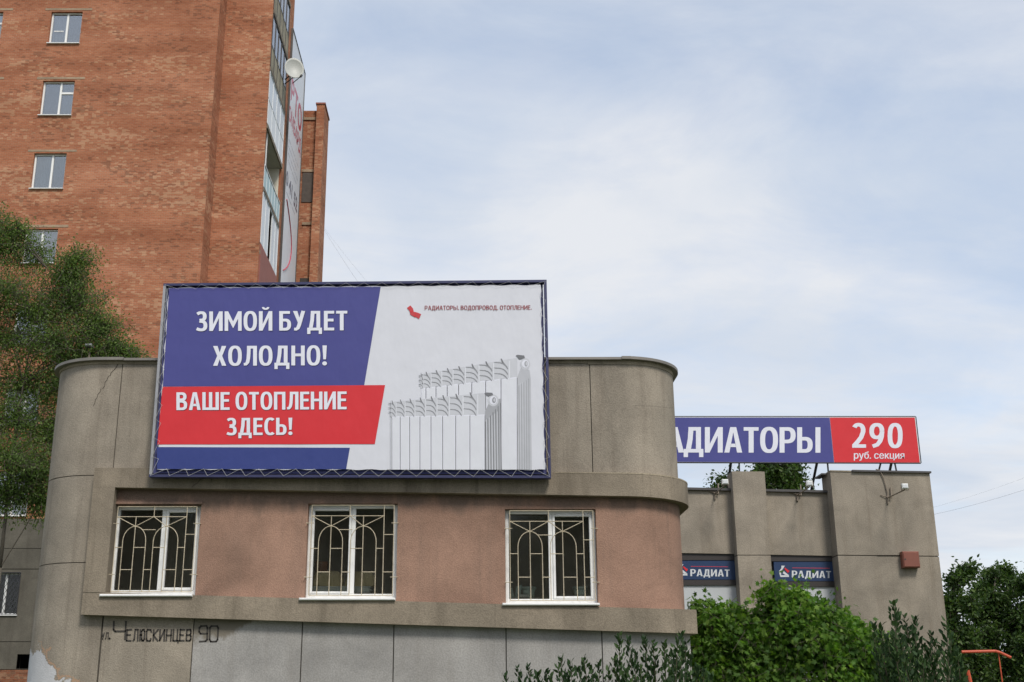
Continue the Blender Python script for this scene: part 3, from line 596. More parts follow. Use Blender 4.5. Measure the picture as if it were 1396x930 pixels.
def strokes(mb, body, x0, x1, yt, yb, wd, Y, adv=1.38):
    n = len(body); cw = (x1-x0)/(n*adv-(adv-1))
    for i, ch in enumerate(body):
        ox = x0 + i*cw*adv
        for ln in GL[ch]:
            pts = [(ox+u*cw+(.10*(yb-yt))*(v_-.0)*.5+random.uniform(-.25, .25), yb+(yt-yb)*v_+random.uniform(-.25, .25)) for u, v_ in ln]
            for a, b in zip(pts, pts[1:]):
                dx, dy = b[0]-a[0], b[1]-a[1]; L = math.hypot(dx, dy) or 1; nx, ny = -dy/L*wd/2, dx/L*wd/2; ex, ey = dx/L*wd*.35, dy/L*wd*.35
                mb.add([P(a[0]-ex+nx, a[1]-ey+ny, Y), P(b[0]+ex+nx, b[1]+ey+ny, Y), P(b[0]+ex-nx, b[1]+ey-ny, Y), P(a[0]-ex-nx, a[1]-ey-ny, Y)], [(0, 1, 2, 3)])
YT = D-.008
def street(body, x0, x1, yt, yb, wd, adv=1.38):
    n = len(body); cw = (x1-x0)/(n*adv-(adv-1))
    for i, ch in enumerate(body):
        mb = MB(); a = x0+i*cw*adv; strokes(mb, ch, a, a+cw, yt, yb, wd, YT); mb.build('painted_letter', 'letterpaint', shop)
street('ул.', 138.5, 152.5, 862.5, 871, 1.3, 1.5); street('Ч', 154, 170.5, 847.5, 871.5, 2.3)
street('ЕЛЮСКИНЦЕВ', 172.5, 260, 858.5, 873.5, 2.1, 1.5); street('90', 271, 296.5, 853.5, 874.5, 2.3, 1.3)

# things on the window shelves
def lathe(prof, c, n=20):
    mb = MB(); vs = []
    for r_, z in prof:
        for i in range(n): vs.append((c[0]+r_*math.cos(2*math.pi*i/n), c[1]+r_*math.sin(2*math.pi*i/n), c[2]+z))
    fs = [(k*n+i, k*n+(i+1) % n, (k+1)*n+(i+1) % n, (k+1)*n+i) for k in range(len(prof)-1) for i in range(n)]
    fs += [tuple(range(n-1, -1, -1))]
    return mb.add(vs, fs)
YS = D+.36
for n in (0, 1, 2):
    x0, x1, z0, z1 = wins[n]; MB().box(x0-.05, x1+.05, D+.24, D+.75, z0+.075, z0+.115).build('inner_shelf', 'room', shop)
def rough_bag(x0, x1, zb, h, Y):
    mb = MB(); n, k = 14, 6; vs = []
    for j in range(k+1):
        ph = math.pi/2*j/k
        for i in range(n):
            t_ = 2*math.pi*i/n; sx = math.copysign(abs(math.cos(t_))**.5, math.cos(t_)); sy = math.copysign(abs(math.sin(t_))**.6, math.sin(t_))
            rr = math.cos(ph)**.35 if j < k else .05
            vs.append(((x0+x1)/2+(x1-x0)/2*sx*rr+random.uniform(-.015, .015), Y+.14*sy*rr, zb+h*math.sin(ph)**.8+random.uniform(-.012, .012)))
    fs = [(a*n+i, a*n+(i+1) % n, (a+1)*n+(i+1) % n, (a+1)*n+i) for a in range(k) for i in range(n)]+[tuple(range(k*n, k*n+n))]
    return mb.add(vs, fs)
z0 = wins[1][2]+.116
o = MB(); 
for i in range(5): o.box(P(424, 800, YS).x+random.uniform(-.01, .02), P(507, 800, YS).x+random.uniform(-.04, .02), D+.27, D+.52, z0+i*.022, z0+i*.022+.018)
o = o.build('paper_stack', 'paper'); tag(o, 'flat stack of white papers on the shelf inside the middle barred window', 'papers')
zb = z0+.115
o = rough_bag(P(424, 790, YS).x, P(468, 790, YS).x, zb, .25, D+.42).build('sack', 'box'); tag(o, 'tan paper sack lying on papers behind the left half of the middle window', 'sack')
o = rough_bag(P(470, 790, YS).x, P(513, 790, YS).x, zb, .24, D+.42).build('sack', 'box'); tag(o, 'tan paper sack lying on papers behind the right half of the middle window', 'sack')
o = MB().bevbox(P(428, 770, YS).x, P(444, 770, YS).x, D+.58, D+.72, zb+.1, zb+.44, .01).build('carton', plain('rust_carton', (.30, .11, .05), .8)); tag(o, 'upright rust brown carton standing behind the tan sack in the middle window', 'carton')
z0 = wins[2][2]+.116
for px, w_, lab in ((721, 10, 'grey green flower pot on the shelf behind the left half of the right barred window'), (791, 10, 'grey green flower pot on the shelf behind the right half of the right barred window')):
    c = P(px, 815, YS); r_ = w_*YS/F
    e = thing('flower_pot', (c.x, YS, z0), lab, 'flower pot', 'pots in the right window')
    lathe([(.7*r_, 0), (.9*r_, .15), (.88*r_, .15), (.6*r_, .02)], (c.x, YS, z0)).build('pot_body', 'pot', e, True)
    lathe([(.92*r_, .14), (1.02*r_, .145), (1.02*r_, .185), (.88*r_, .185)], (c.x, YS, z0)).build('rim', 'pot', e, True)
for px, tilt, lab in ((697.5, .03, 'small pale card leaning at the far left corner of the right barred window'), (705.5, -.03, 'taller pale card standing beside the leaning card in the right barred window')):
    c = P(px, 810, YS); h = .17 if tilt > 0 else .22
    o = MB().slab([(c.x-.045, YS-.05, z0), (c.x+.045, YS-.05, z0+.01), (c.x+.045-tilt, YS, z0+h), (c.x-.045-tilt, YS, z0+h-.02)], .012).build('card', 'pot'); tag(o, lab, 'card')
c = P(710, 815, YS); o = lathe([(.05, 0), (.13, .05), (.12, .05), (.04, .01)], (c.x+.05, YS-.03, z0)).build('bowl', 'paper', None, True); tag(o, 'shallow white bowl beside the cards in the right barred window', 'bowl')

# ================================================================== billboard
YB = D-.36
bb = thing('billboard', tuple(P(478, 648, YB)), 'large blue, red and white laced banner billboard with two white radiators printed on it', 'billboard')
TL, TR, BRc, BL = (224.5, 388), (743.5, 383), (749.5, 650), (205, 648.5)
def lerp2(a, b, t_): return (a[0]+(b[0]-a[0])*t_, a[1]+(b[1]-a[1])*t_)
c4 = [P(*p, YB) for p in (TL, TR, BRc, BL)]
for a, b in ((0, 1), (1, 2), (2, 3), (3, 0)):
    mb = MB(); A, B = c4[a], c4[b]; dd = (B-A).normalized(); nrm = Vector((-dd.z, 0, dd.x)); hw = .022
    A2, B2 = A-dd*.022*(a in (0, 2)), B+dd*.022*(a in (0, 2))
    if a in (1, 3): A2, B2 = A+dd*.023, B-dd*.023
    mb.slab([A2-nrm*hw, B2-nrm*hw, B2+nrm*hw, A2+nrm*hw], .14).build('frame_bar', 'alu' if a == 3 else 'navy', bb)
# inner navy backing margin + rear lattice
poly_px('backing_board', [[(229, 391), (740, 386), (745.5, 646.5), (209, 645.5)]], 'navyd', bb, YB+.09, .02)
mb = MB()
for t_ in np.linspace(.05, .95, 7):
    a = P(*lerp2(TL, TR, t_), YB+.165); b = P(*lerp2(BL, BRc, t_), YB+.2); mb.bar(a, b, .02, 4)
mb.build('rear_post', 'navy', bb)
for t_ in (.08, .5, .93):
    a = P(*lerp2(BL, BRc, t_), YB+.12); MB().bar(a, (a.x, D-.02, a.z), .022, 6).build('bracket', 'navy', bb)
    a = P(*lerp2((222, 480), (745, 478), t_), YB+.165); MB().bar(a, (a.x, D+.1, a.z-.05), .022, 6).build('bracket', 'navy', bb)
# the printed sheet, gently uneven
bTL, bTR, bBR, bBL = (230, 392.5), (737, 388.5), (743, 640.5), (213.5, 640)
nx, nz = 80, 44; vs = []; fs = []
for j in range(nz+1):
    for i in range(nx+1):
        u, v_ = i/nx, j/nz; p = lerp2(lerp2(bTL, bTR, u), lerp2(bBL, bBR, u), v_)
        edge = min(u*nx, (1-u)*nx, v_*nz, (1-v_)*nz)
        q = (p[0]+(.7*math.sin(v_*nz*1.2) if i in (0, nx) else 0), p[1]+(.7*math.sin(u*nx*1.25) if j in (0, nz) else 0))
        vs.append(P(*q, YB+.03+.001*math.sin(u*31)*math.sin(v_*13)))
fs = [(j*(nx+1)+i, j*(nx+1)+i+1, (j+1)*(nx+1)+i+1, (j+1)*(nx+1)+i) for j in range(nz) for i in range(nx)]
link_mesh('banner_sheet', vs, fs, 'pwhite', bb, True)
YP = YB+.026
poly_px('blue_print', [[(230.5, 393), (519, 391), (496.5, 525.5), (222, 527)]], 'pblue', bb, YP)
poly_px('blue_print', [[(213.8, 609.5), (477, 610.5), (472, 639.7), (214, 639.4)]], 'pblue_less_glare', bb, YP)
poly_px('red_print', [[(221.5, 527.5), (525, 525), (511, 605.5), (214.5, 606)]], 'pred', bb, YP-.001)
def sign_line(body, x0, x1, yt, yb, sh='pshadow'):
    sign_px('letter_edge', body, sh, bb, YP-.003, x0, x1, yt, yb, -.005, (.45, .55), .012, joined=True)
    sign_px('letter', body, 'pletter', bb, YP-.0055, x0, x1, yt, yb, -.005)
sign_line('ЗИМОЙ БУДЕТ', 268, 473.5, 424.8, 451.4); sign_line('ХОЛОДНО!', 290.5, 445.5, 471.8, 498.8)
M['pshadow2'] = print_mat('print_letter_edge_red', (0.22, 0.02, 0.03))
sign_line('ВАШЕ ОТОПЛЕНИЕ', 240.5, 472.5, 535, 559.2, 'pshadow2'); sign_line('ЗДЕСЬ!', 309.5, 398.5, 570, 593.4, 'pshadow2')
SV, SH = .14, .12
sign_px('lettering', 'РАДИАТОРЫ. ВОДОПРОВОД. ОТОПЛЕНИЕ.', 'predtext', bb, YP-.005, 579, 725, 416.8, 422.6, -.004, joined=True)
SV, SH = .168, .14
Z7 = lambda x, y: (470+x/3.207, 370+y/3.207); Z6 = lambda x, y: (540+x/5.167, 470+y/5.167)
poly_px('emblem', [[Z7(272, 160), Z7(287, 149), Z7(299, 163), Z7(300, 176), Z7(318, 180), Z7(334, 187), Z7(325, 208), Z7(311, 200), Z7(298, 196), Z7(285, 188), Z7(287, 178)]], 'predl', bb, YP-.004)
poly_px('emblem_band', [[Z7(283, 176), Z7(301, 171), Z7(302, 174), Z7(285, 180)], [Z7(303, 199), Z7(309, 180), Z7(312, 182), Z7(306, 201)]], 'pred', bb, YP-.006)
# printed radiators (flat print)
lay = {k: [] for k in ('g0', 'g1', 'g2', 'g3', 'g4', 'g5', 'w')}
def rad(tops, ytop_l, ytop_r, hl, hr, bot, xl, xr):
    """tops: section boundaries (zoom px); ytop_*: top of front panels; hl/hr: top of header; bot: bottom"""
    yt = lambda x: ytop_l+(ytop_r-ytop_l)*(x-xl)/(xr-xl); yh = lambda x: hl+(hr-hl)*(x-xl)/(xr-xl)
    lay['g1'].append([Z6(xl, yh(xl)), Z6(xr, yh(xr)), Z6(xr, yt(xr)), Z6(xl, yt(xl))])
    for a, b in zip(tops, tops[1:]):
        w_ = b-a; xa = a+w_*.30; H = yt(a)-yh(a)
        x0 = a-w_*.42; W = w_*.86; cv = ((0, 0), (.45, .02), (.68, .09), (.84, .2), (.95, .33), (1, .42))
        for k in range(3):      # three scooped fins on the header of each section
            y0 = yh(a)+H*(.08+.30*k)
            up = [(x0+W*u, y0+H*.85*v_) for u, v_ in cv]; lo = [(x0+W*(u-.045*u), y0+H*(.85*v_+.035+.02*u)) for u, v_ in cv]
            lay['g2'].append([Z6(*p) for p in up] + [Z6(x0+W*.80, y0+H*.30), Z6(x0+W*.5, y0+H*.20), Z6(x0, y0+H*.16)])
            for q_ in range(5): lay['g4'].append([Z6(*up[q_]), Z6(*up[q_+1]), Z6(*lo[q_+1]), Z6(*lo[q_])])
        lay['g5'].append([Z6(a-w_*.02, yh(a)-H*.10), Z6(a+w_*.05, yh(a)-H*.10), Z6(a+w_*.16, yh(a)+H*.10), Z6(a+w_*.40, yh(a)+H*.34), Z6(a+w_*.33, yh(a)+H*.33), Z6(a+w_*.05, yh(a)+H*.12)])
        lay['g0'].append([Z6(a+w_*.47, yh(a)+1), Z6(a+w_*.56, yh(a)+1), Z6(a+w_*.56, yt(a)), Z6(a+w_*.47, yt(a))])
    for i, (a, b) in enumerate(zip(tops, tops[1:])):
        pa = (a+3, yt(a)+4); lay['w'].append([Z6(a+3, yt(a)+7), Z6(a+7, yt(a)+1), Z6(b-7, yt(b)-1), Z6(b-3, yt(b)+4), Z6(b-2.5, bot), Z6(a+3, bot)])
        lay['g0'].append([Z6(a+8, yt(a)+8), Z6(b-9, yt(b)+6), Z6(b-8, bot), Z6(a+8, bot)])
        lay['g5'].append([Z6(b-2.6, yt(b)+6), Z6(b+1.8, yt(b)+6), Z6(b+1.8, bot), Z6(b-2.6, bot)])
rad([175, 210, 281, 360, 440, 533, 631, 739, 853], 308, 228, 208, 92, 880, 172, 853)
lay['g2'].append([Z6(850, 240), Z6(880, 160), Z6(940, 180), Z6(948, 240), Z6(956, 880), Z6(860, 880)])
back = dict(lay); 
def flush(prefix_Y, dct, order):
    for i, k in enumerate(order):
        if not dct[k]: continue
        if k == 'w':
            for pl in dct[k]: poly_px('radiator_section_print', [pl], 'pletter', bb, prefix_Y-.0008*i)
        else: poly_px('radiator_print', dct[k], k, bb, prefix_Y-.0008*i)['kind'] = 'stuff'
lay['g3'] += [[Z6(862+c*17, 290+c*-12), Z6(868+c*17, 284+c*-12), Z6(873+c*17, 880), Z6(866+c*17, 880)] for c in range(5)]
lay['g1'] += [[Z6(852+c*19, 282-c*8), Z6(858+c*19, 276-c*8), Z6(866+c*19, 880), Z6(861+c*18, 880)] for c in range(5)]
lay['g5'].append([Z6(843, 76), Z6(856, 71), Z6(902, 76), Z6(908, 95), Z6(868, 104)])
lay['g1'].append([Z6(*p) for p in [(880+34*math.cos(t_)+30, 135+42*math.sin(t_)) for t_ in np.linspace(0, 2*math.pi, 20)]])
lay['w'].append([Z6(910+24*math.cos(t_), 135+28*math.sin(t_)) for t_ in np.linspace(0, 2*math.pi, 18)])
flush(YP-.0012, lay, ['g2', 'g1', 'g3', 'g5', 'w', 'g4', 'g0'])
# knob ring
poly_px('radiator_print', [[Z6(916+12*math.cos(t_), 134+19*math.sin(t_)) for t_ in np.linspace(0, 2*math.pi, 16)]], 'g3', bb, YP-.0075)
poly_px('radiator_print', [[Z6(919+7*math.cos(t_), 134+13*math.sin(t_)) for t_ in np.linspace(0, 2*math.pi, 14)]], 'g1', bb, YP-.0080)
lay = {k: [] for k in ('g0', 'g1', 'g2', 'g3', 'g4', 'g5', 'w')}
lay['g3'].append([Z6(626, 470), Z6(660, 400), Z6(735, 380), Z6(745, 880), Z6(626, 880)])
rad([-40, -30, 29, 96, 168, 246, 328, 420, 520, 626], 506, 492, 404, 340, 880, -42, 626)
lay['g5'] += [[Z6(626+c*18, 545-c*22), Z6(631+c*18, 540-c*22), Z6(633+c*18.5, 880), Z6(629+c*18.5, 880)] for c in range(7)]
lay['g1'] += [[Z6(634+c*19, 530-c*14), Z6(640+c*19, 524-c*14), Z6(646+c*19, 880), Z6(638+c*19, 880)] for c in range(5)]
lay['g5'].append([Z6(620, 345), Z6(632, 336), Z6(678, 339), Z6(684, 356), Z6(648, 366)])
lay['g1'].append([Z6(684+38*math.cos(t_), 392+42*math.sin(t_)) for t_ in np.linspace(0, 2*math.pi, 20)])
lay['w'].append([Z6(684+26*math.cos(t_), 392+30*math.sin(t_)) for t_ in np.linspace(0, 2*math.pi, 18)])
# clear ground of the front radiator over the rear one
poly_px('radiator_print', [[Z6(-40, 404), Z6(626, 336), Z6(640, 880), Z6(-40, 880)]], 'pwhite', bb, YP-.0086)
flush(YP-.0092, lay, ['g3', 'g1', 'g5', 'w', 'g4', 'g0'])
poly_px('radiator_print', [[Z6(690+13*math.cos(t_), 390+20*math.sin(t_)) for t_ in np.linspace(0, 2*math.pi, 16)]], 'g4', bb, YP-.0150)
poly_px('radiator_print', [[Z6(692+7*math.cos(t_), 390+13*math.sin(t_)) for t_ in np.linspace(0, 2*math.pi, 14)]], 'g1', bb, YP-.0155)
# rope lacing
mb = MB(); YR = YB-.004
def lace(a0, a1, b0, b1, n):
    for i in range(n):
        t0, t1, t2 = i/n, (i+.5)/n, (i+1)/n
        p0 = P(*lerp2(a0, a1, t0), YB-.026); p1 = P(*lerp2(b0, b1, t1), YP-.02); p2 = P(*lerp2(a0, a1, t2), YB-.026)
        mb.bar(p0, p1, .0024, 4); mb.bar(p1, p2, .0024, 4)
lace(TL, TR, (231, 394.5), (736, 390), 21); lace(BL, BRc, (215, 639), (742, 640), 21); lace(TL, BL, (231, 394), (215.5, 638), 10); lace(TR, BRc, (736, 390), (742, 639), 10)
mb.build('rope_lacing', 'rope', bb)

# ================================================================== brick tower
YT0 = 46.0; YW = 47.3
XM = P(286.5, 190, YT0).x; XC = P(363, 168, YW).x
ZTOP = P(300, -620, YT0).z
base = Vector((P(150, 900, YT0).x, YT0+5, 0))
tower = thing('brick_apartment_tower', tuple(base), 'tall red brick apartment tower with white windows behind the left side of the billboard', 'building')
zb_ = P(100, 707, YT0).z
rows = [(16, 59), (110, 157), (209, 257), (312, 358.5), (419, 468), (529, 579), (642, 703)]
wx = lambda px0, px1, py: (P(px0, py, YT0).x, P(px1, py, YT0).x)
ax0, ax1 = wx(67, 109, 37)
ax0 = (P(67.5, 37, YT0).x+P(56, 133, YT0).x+P(44, 233, YT0).x)/3; ax1 = (P(108, 37, YT0).x+P(99.5, 133, YT0).x+P(91, 233, YT0).x)/3
spacing_px = P(2, 37, YT0).x; bx1 = spacing_px; bx0 = bx1-(ax1-ax0)
XLft = bx0-3.0
rz = [(P(80, b, YT0).z, P(80, a, YT0).z) for a, b in rows]
gz = (P(15, 838, YT0).z, P(15, 781, YT0).z)
# wall columns with openings for both window columns
def wallgrid(name, m, root, xs_, holes, z0, z1, Y0, th):
    mb = MB(); zs = sorted({z0, z1} | {h[i] for h in holes for i in (2, 3)})
    xs_ = sorted(set(xs_) | {h[i] for h in holes for i in (0, 1)})
    for a, b in zip(xs_, xs_[1:]):
        hs = [(h[2], h[3]) for h in holes if h[0] <= a+1e-6 and h[1] >= b-1e-6]; hs.sort(); z = z0
        for lo, hi in hs + [(z1, z1)]:
            lo = max(lo, z0); hi = min(hi, z1)
            if lo > z+1e-4: mb.box(a, b, Y0, Y0+th, z, lo)
            z = max(z, hi)
    return mb.build(name, m, root)
holes = [(ax0, ax1, a, b) for a, b in rz] + [(bx0, bx1, a, b) for a, b in rz]
wallgrid('brick_wall', 'brick', tower, [XLft, XM], holes, zb_, ZTOP, YT0, .4)
MB().box(XM-.4, XM-.001, YT0+.401, YW+2, 0, ZTOP).build('brick_wall', 'brick', tower)
YP1 = PX(399, 60, XC).y; ZLOW = PX(399.5, 38, XC).z
MB().box(XM-.01, XC-1.35, YW, YP1, 0, ZTOP).build('brick_wall', 'brick', tower)
MB().box(XM-.01, XC-1.35, YP1+.002, YW+14, 0, ZLOW).build('brick_wall', 'brick', tower)
MB().box(XC-1.349, XC, YW, YW+.13, 0, ZTOP).build('brick_wall', 'brick', tower)
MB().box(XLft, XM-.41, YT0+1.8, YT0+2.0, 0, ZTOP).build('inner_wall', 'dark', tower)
MB().box(XLft, XC, YT0+.5, YP1, ZTOP+.01, ZTOP+.3).build('roof', 'rtop', tower)
def tower_window(x0, x1, z0, z1, k, base=False):
    f = MB(); fr = .055; Y0 = YT0+.12
    for (a, b, c, d_) in ((x0, x0+fr+.02, z0, z1), (x1-fr, x1, z0, z1), (x0+fr+.02, x1-fr, z1-fr, z1), (x0+fr+.02, x1-fr, z0, z0+fr)): f.bevbox(a, b, Y0, Y0+.08, c, d_, .01)
    fo = f.build('window', 'white', tower); xm = x0+(x1-x0)*(.56 if k % 3 else .52)
    MB().bevbox(xm-.045, xm+.045, Y0+.003, Y0+.07, z0+fr, z1-fr, .01).build('mullion', 'white', fo)
    if k == 1: MB().bevbox(xm+.045, x1-fr, Y0+.004, Y0+.07, z0+(z1-z0)*.64, z0+(z1-z0)*.70, .01).build('transom', 'white', fo)
    if k == 0: MB().bevbox(x0+fr+.1, xm-.15, Y0+.03, Y0+.06, z0+(z1-z0)*.42, z0+(z1-z0)*.45, .005).build('transom', 'white', fo)
    for a, b in ((x0+fr+.02, xm-.045), (xm+.045, x1-fr)): MB().box(a, b, Y0+.05, Y0+.056, z0+fr, z1-fr).build('pane', 'tglass', fo)
    MB().box(x0-.03, x1+.03, YT0-.09, YT0+.13, z0-.04, z0-.006).build('windowsill', 'steelw', fo)
    cv = MB(); n = 14   # curtain with soft folds on one half
    cx0, cx1 = (xm, x1-.06) if k % 2 else (x0+.06, xm)
    vs = []; 
    for i in range(n+1):
        x_ = cx0+(cx1-cx0)*i/n; y_ = Y0+.22+.03*math.sin(i*1.9); vs += [(x_, y_, z0+.02), (x_, y_, z1-.05)]
    cv.add(vs, [(2*i, 2*i+2, 2*i+3, 2*i+1) for i in range(n)]); cv.build('curtain', 'curtain', fo)
    if not base: MB().box(x0-.28, x1+.42, YT0-.012, YT0+.1, z1+.07, z1+.17).build('lintel', 'lintel', tower)
for k, (a, b) in enumerate(rz): tower_window(ax0, ax1, a, b, k)
for k, (a, b) in enumerate(rz[:3]): tower_window(bx0, bx1, a, b, k+1)
# concrete base storey
zc = [0, P(10, 913, YT0).z, P(10, 875, YT0).z, P(10, 776, YT0).z, P(10, 748, YT0).z, zb_]
gx0, gx1 = P(-22, 810, YT0).x, P(26, 810, YT0).x; vx0, vx1, vz0, vz1 = P(23, 902, YT0).x, P(43, 902, YT0).x, P(33, 912, YT0).z, P(33, 892, YT0).z
for i, m in zip(range(5), ('brick3', 'dirty', 'dirty', 'dirty', 'dirty')):
    hl = [(gx0, gx1, *gz)] if i == 2 else ([(vx0, vx1, vz0, vz1)] if i == 1 else [])
    wallgrid('base_panel', m, tower, [XLft, XM], hl, zc[i]+(.012 if i else 0), zc[i+1]-.012, YT0-.03-.02*(i == 3), .4)
wallgrid('base_panel', 'joint', tower, [XLft, XM], [(gx0, gx1, *gz), (vx0, vx1, vz0, vz1)], .01, zb_-.005, YT0+.02, .3)
MB().box(P(3, 726, YT0).x, P(3.8, 726, YT0).x, YT0-.034, YT0, zc[4], zc[5]-.02).build('panel_joint', 'joint', tower)
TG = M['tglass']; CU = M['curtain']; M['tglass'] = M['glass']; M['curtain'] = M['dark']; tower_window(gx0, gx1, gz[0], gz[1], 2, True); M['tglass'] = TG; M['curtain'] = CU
mb = MB(); w_ = .16       # diamond mesh grille
for k in range(-12, 24):
    for s_ in (1, -1):
        x0 = gx0+k*w_; z0, z1 = gz; pts = []
        a = (x0, z0); b = (x0+s_*(z1-z0)*.62, z1)
        lo, hi = 0.0, 1.0; dx = b[0]-a[0]
        for lim, sg in ((gx0, 1), (gx1, -1)):
            ta = (lim-a[0])/dx
            if (dx*sg) > 0: lo = max(lo, ta)
            else: hi = min(hi, ta)
        if hi > lo: mb.bar((a[0]+dx*lo, YT0-.08, z0+(z1-z0)*lo), (a[0]+dx*hi, YT0-.08, z0+(z1-z0)*hi), .009, 4)
mb.path([(gx0, YT0-.08, gz[0]), (gx1, YT0-.08, gz[0]), (gx1, YT0-.08, gz[1]), (gx0, YT0-.08, gz[1]), (gx0, YT0-.08, gz[0])], .015, 4)
mb.build('window_grille', 'darkmetal', tower)
# side face: loggias -------------------------------------------------
YF = PX(391.5, 80, XC).y; YE = PX(416.5, 100, XC).y
MB().box(XC-1.349, XC, YF, YP1, 0, ZTOP).build('side_wall', 'brick', tower)
MB().box(XC-1.349, XC-.003, YP1+.002, YE, 0, ZLOW).build('side_wall', 'brick', tower)
MB().box(XC-1.349, XC-1.30, YW+.131, YF-.001, 0, ZTOP-.02).build('loggia_wall', 'lcream', tower)
zs = [PX(366, y, XC).z for y in (-8, 86, 178, 275)]; dz = (zs[0]-zs[3])/3; zs = [zs[0]+dz*2, zs[0]+dz] + zs + [zs[3]-dz, zs[3]-2*dz]
A_, B_ = YW+.132, YF-.002; LY = B_-A_
for i, z in enumerate(zs): 
    MB().box(XC-1.299, XC+.05, A_, B_, z-.11, z+.09).build('loggia_slab', 'slab', tower)
    MB().box(XC-1.298, XC-.02, A_, B_, z-.125, z-.112).build('soffit', 'soffit', tower)
def pane_row(z0, z1, n, m_pan, m_fr, h_par, name='balcony_glazing', glassm='tglass', gaps=()):
    fr = MB(); H = z1-z0; zp = z0+H*h_par
    parts = []
    for i in range(n+1):
        y = A_+LY*i/n; fr.box(XC-.03, XC+.03, y-.03 if i else y, y+.03 if i < n else y, z0, z1)
    for z in (z0, zp, z1-.05): fr.box(XC-.025, XC+.027, A_, B_, z, z+.05)
    fo = fr.build(name, m_fr, tower)
    for i in range(n):
        y0, y1 = A_+LY*i/n+.03, A_+LY*(i+1)/n-.03
        if h_par > 0: MB().box(XC-.015, XC+.012, y0, y1, z0+.05, zp).build('parapet_panel', m_pan, fo)
        if i not in gaps: MB().box(XC-.005, XC+.004, y0, y1, zp+.05, z1-.05).build('pane', glassm, fo)
    return fo
s0, s1, s2, s3 = zs[2], zs[3], zs[4], zs[5]
pane_row(s0+.09, s0+dz-.12, 5, 'lbeige', 'frame_d', .42)
pane_row(s1+.09, s0-.12, 5, 'lbeige', 'frame_d', .40)
M['milky'] = plain('milky_glass', (0.50, 0.54, 0.58), .25, 0, .1, 1)
pane_row(s2+.09, s1-.12, 4, 'lwhite', 'lwhite', .47, glassm='milky', gaps=(9,))
# open loggia with pale blue railing
mb = MB(); zr = s3+.09
for i in range(7): y = A_+LY*i/6; mb.box(XC-.01, XC+.02, max(A_, y-.015), min(B_, y+.015), zr, zr+1.05)
mb.box(XC-.015, XC+.03, A_, B_, zr+1.05, zr+1.10); rail = mb.build('balcony_railing', 'lwhite', tower)
for i in range(6): MB().box(XC-.005, XC+.005, A_+LY*i/6+.016, A_+LY*(i+1)/6-.016, zr+.08, zr+1.0).build('railing_panel', 'lblue', rail)
MB().box(XC-.08, XC-.03, A_+.5, A_+.55, zr, s2-.12).build('loggia_post', 'lwhite', tower)
MB().box(XC-1.29, XC-.1, YF-.05, YF-.003, zr, s2-.125).build('loggia_wall', 'lcream', tower)
# lower glazed one above a red-brown parapet
s4 = s3-dz; zmid = PX(357, 338, XC).z
mb = MB().box(XC-.02, XC+.056, A_+.002, B_-.002, s4-dz, zmid); mb.build('parapet_panel', 'brownp', tower)
pane_row(zmid+.01, s3-.12, 5, 'lwhite', 'lwhite', 0.0, glassm='milky', gaps=(2,))
# banner on the side wall
bnr = thing('wall_banner', (XC+.1, (YF+YE)/2+.4, PX(400, 380, XC).z), 'tall white advertising banner with red and dark lettering on the side of the brick tower', 'banner')
y0 = PX(398.5, 60, XC+.08).y; y1 = PX(416, 92, XC+.08).y; zt = PX(399.5, 40, XC+.08).z; zbot = PX(395, 560, XC).z
MB().box(XC+.04, XC+.08, y0, y1, zbot, zt).build('banner_sheet', 'banner', bnr)
mb = MB(); 
for (a, b, c, d_) in ((y0-.03, y0, zbot-.03, zt+.05), (y1, y1+.08, zbot-.03, zt+.05), (y0, y1, zt, zt+.05), (y0, y1, zbot-.03, zbot)): mb.box(XC+.01, XC+.11, a, b, c, d_)
mb.build('banner_frame', 'capd', bnr)
def text_side(body, m, ya, yb, zbase, h, off=.0):
    vs, fs = glyphs(body, off); a = min(v[0] for v in vs); b = max(v[0] for v in vs)
    link_mesh('lettering', [(XC+.084, ya+(v[0]-a)/(b-a)*(yb-ya), zbase+v[1]/CAPH*h) for v in vs], fs, m, bnr)['kind'] = 'stuff'
W_ = y1-y0
zr1 = PX(399, 146, XC+.08).z; text_side('ВТО', 'btext_r', y0+.08*W_, y0+.92*W_, zr1, 1.35, .03)
text_side('ОМБАРД', 'btext_r', y0+.02*W_, y0+.95*W_, zr1-1.15, .8, .02)
zr2 = PX(395, 195, XC+.08).z
for i in range(4):
    k = zr2-.38*i; text_side('- ––––– –– ––––' if i % 2 else '–– –––– – ––', 'btext_d', y0+.1*W_, y0+(.85-.1*(i % 2))*W_, k, .22, .01)
text_side('0 41 52', 'btext_d', y0+.05*W_, y0+.9*W_, PX(394.5, 262, XC+.08).z, .75, .03)
text_side('––––– –––', 'btext_d', y0+.12*W_, y0+.75*W_, PX(394.5, 275, XC+.08).z, .25, .01)
mb = MB(); cz = PX(396, 345, XC).z     # curved red emblem outline low on the banner
pts = [(XC+.09, y0+W_*(.12+.55*math.sin(t_)**2*.9), cz+1.9*math.cos(t_)) for t_ in np.linspace(.2, 2.9, 14)]
mb.path(pts, .035, 4); mb.build('emblem', 'btext_r', bnr)
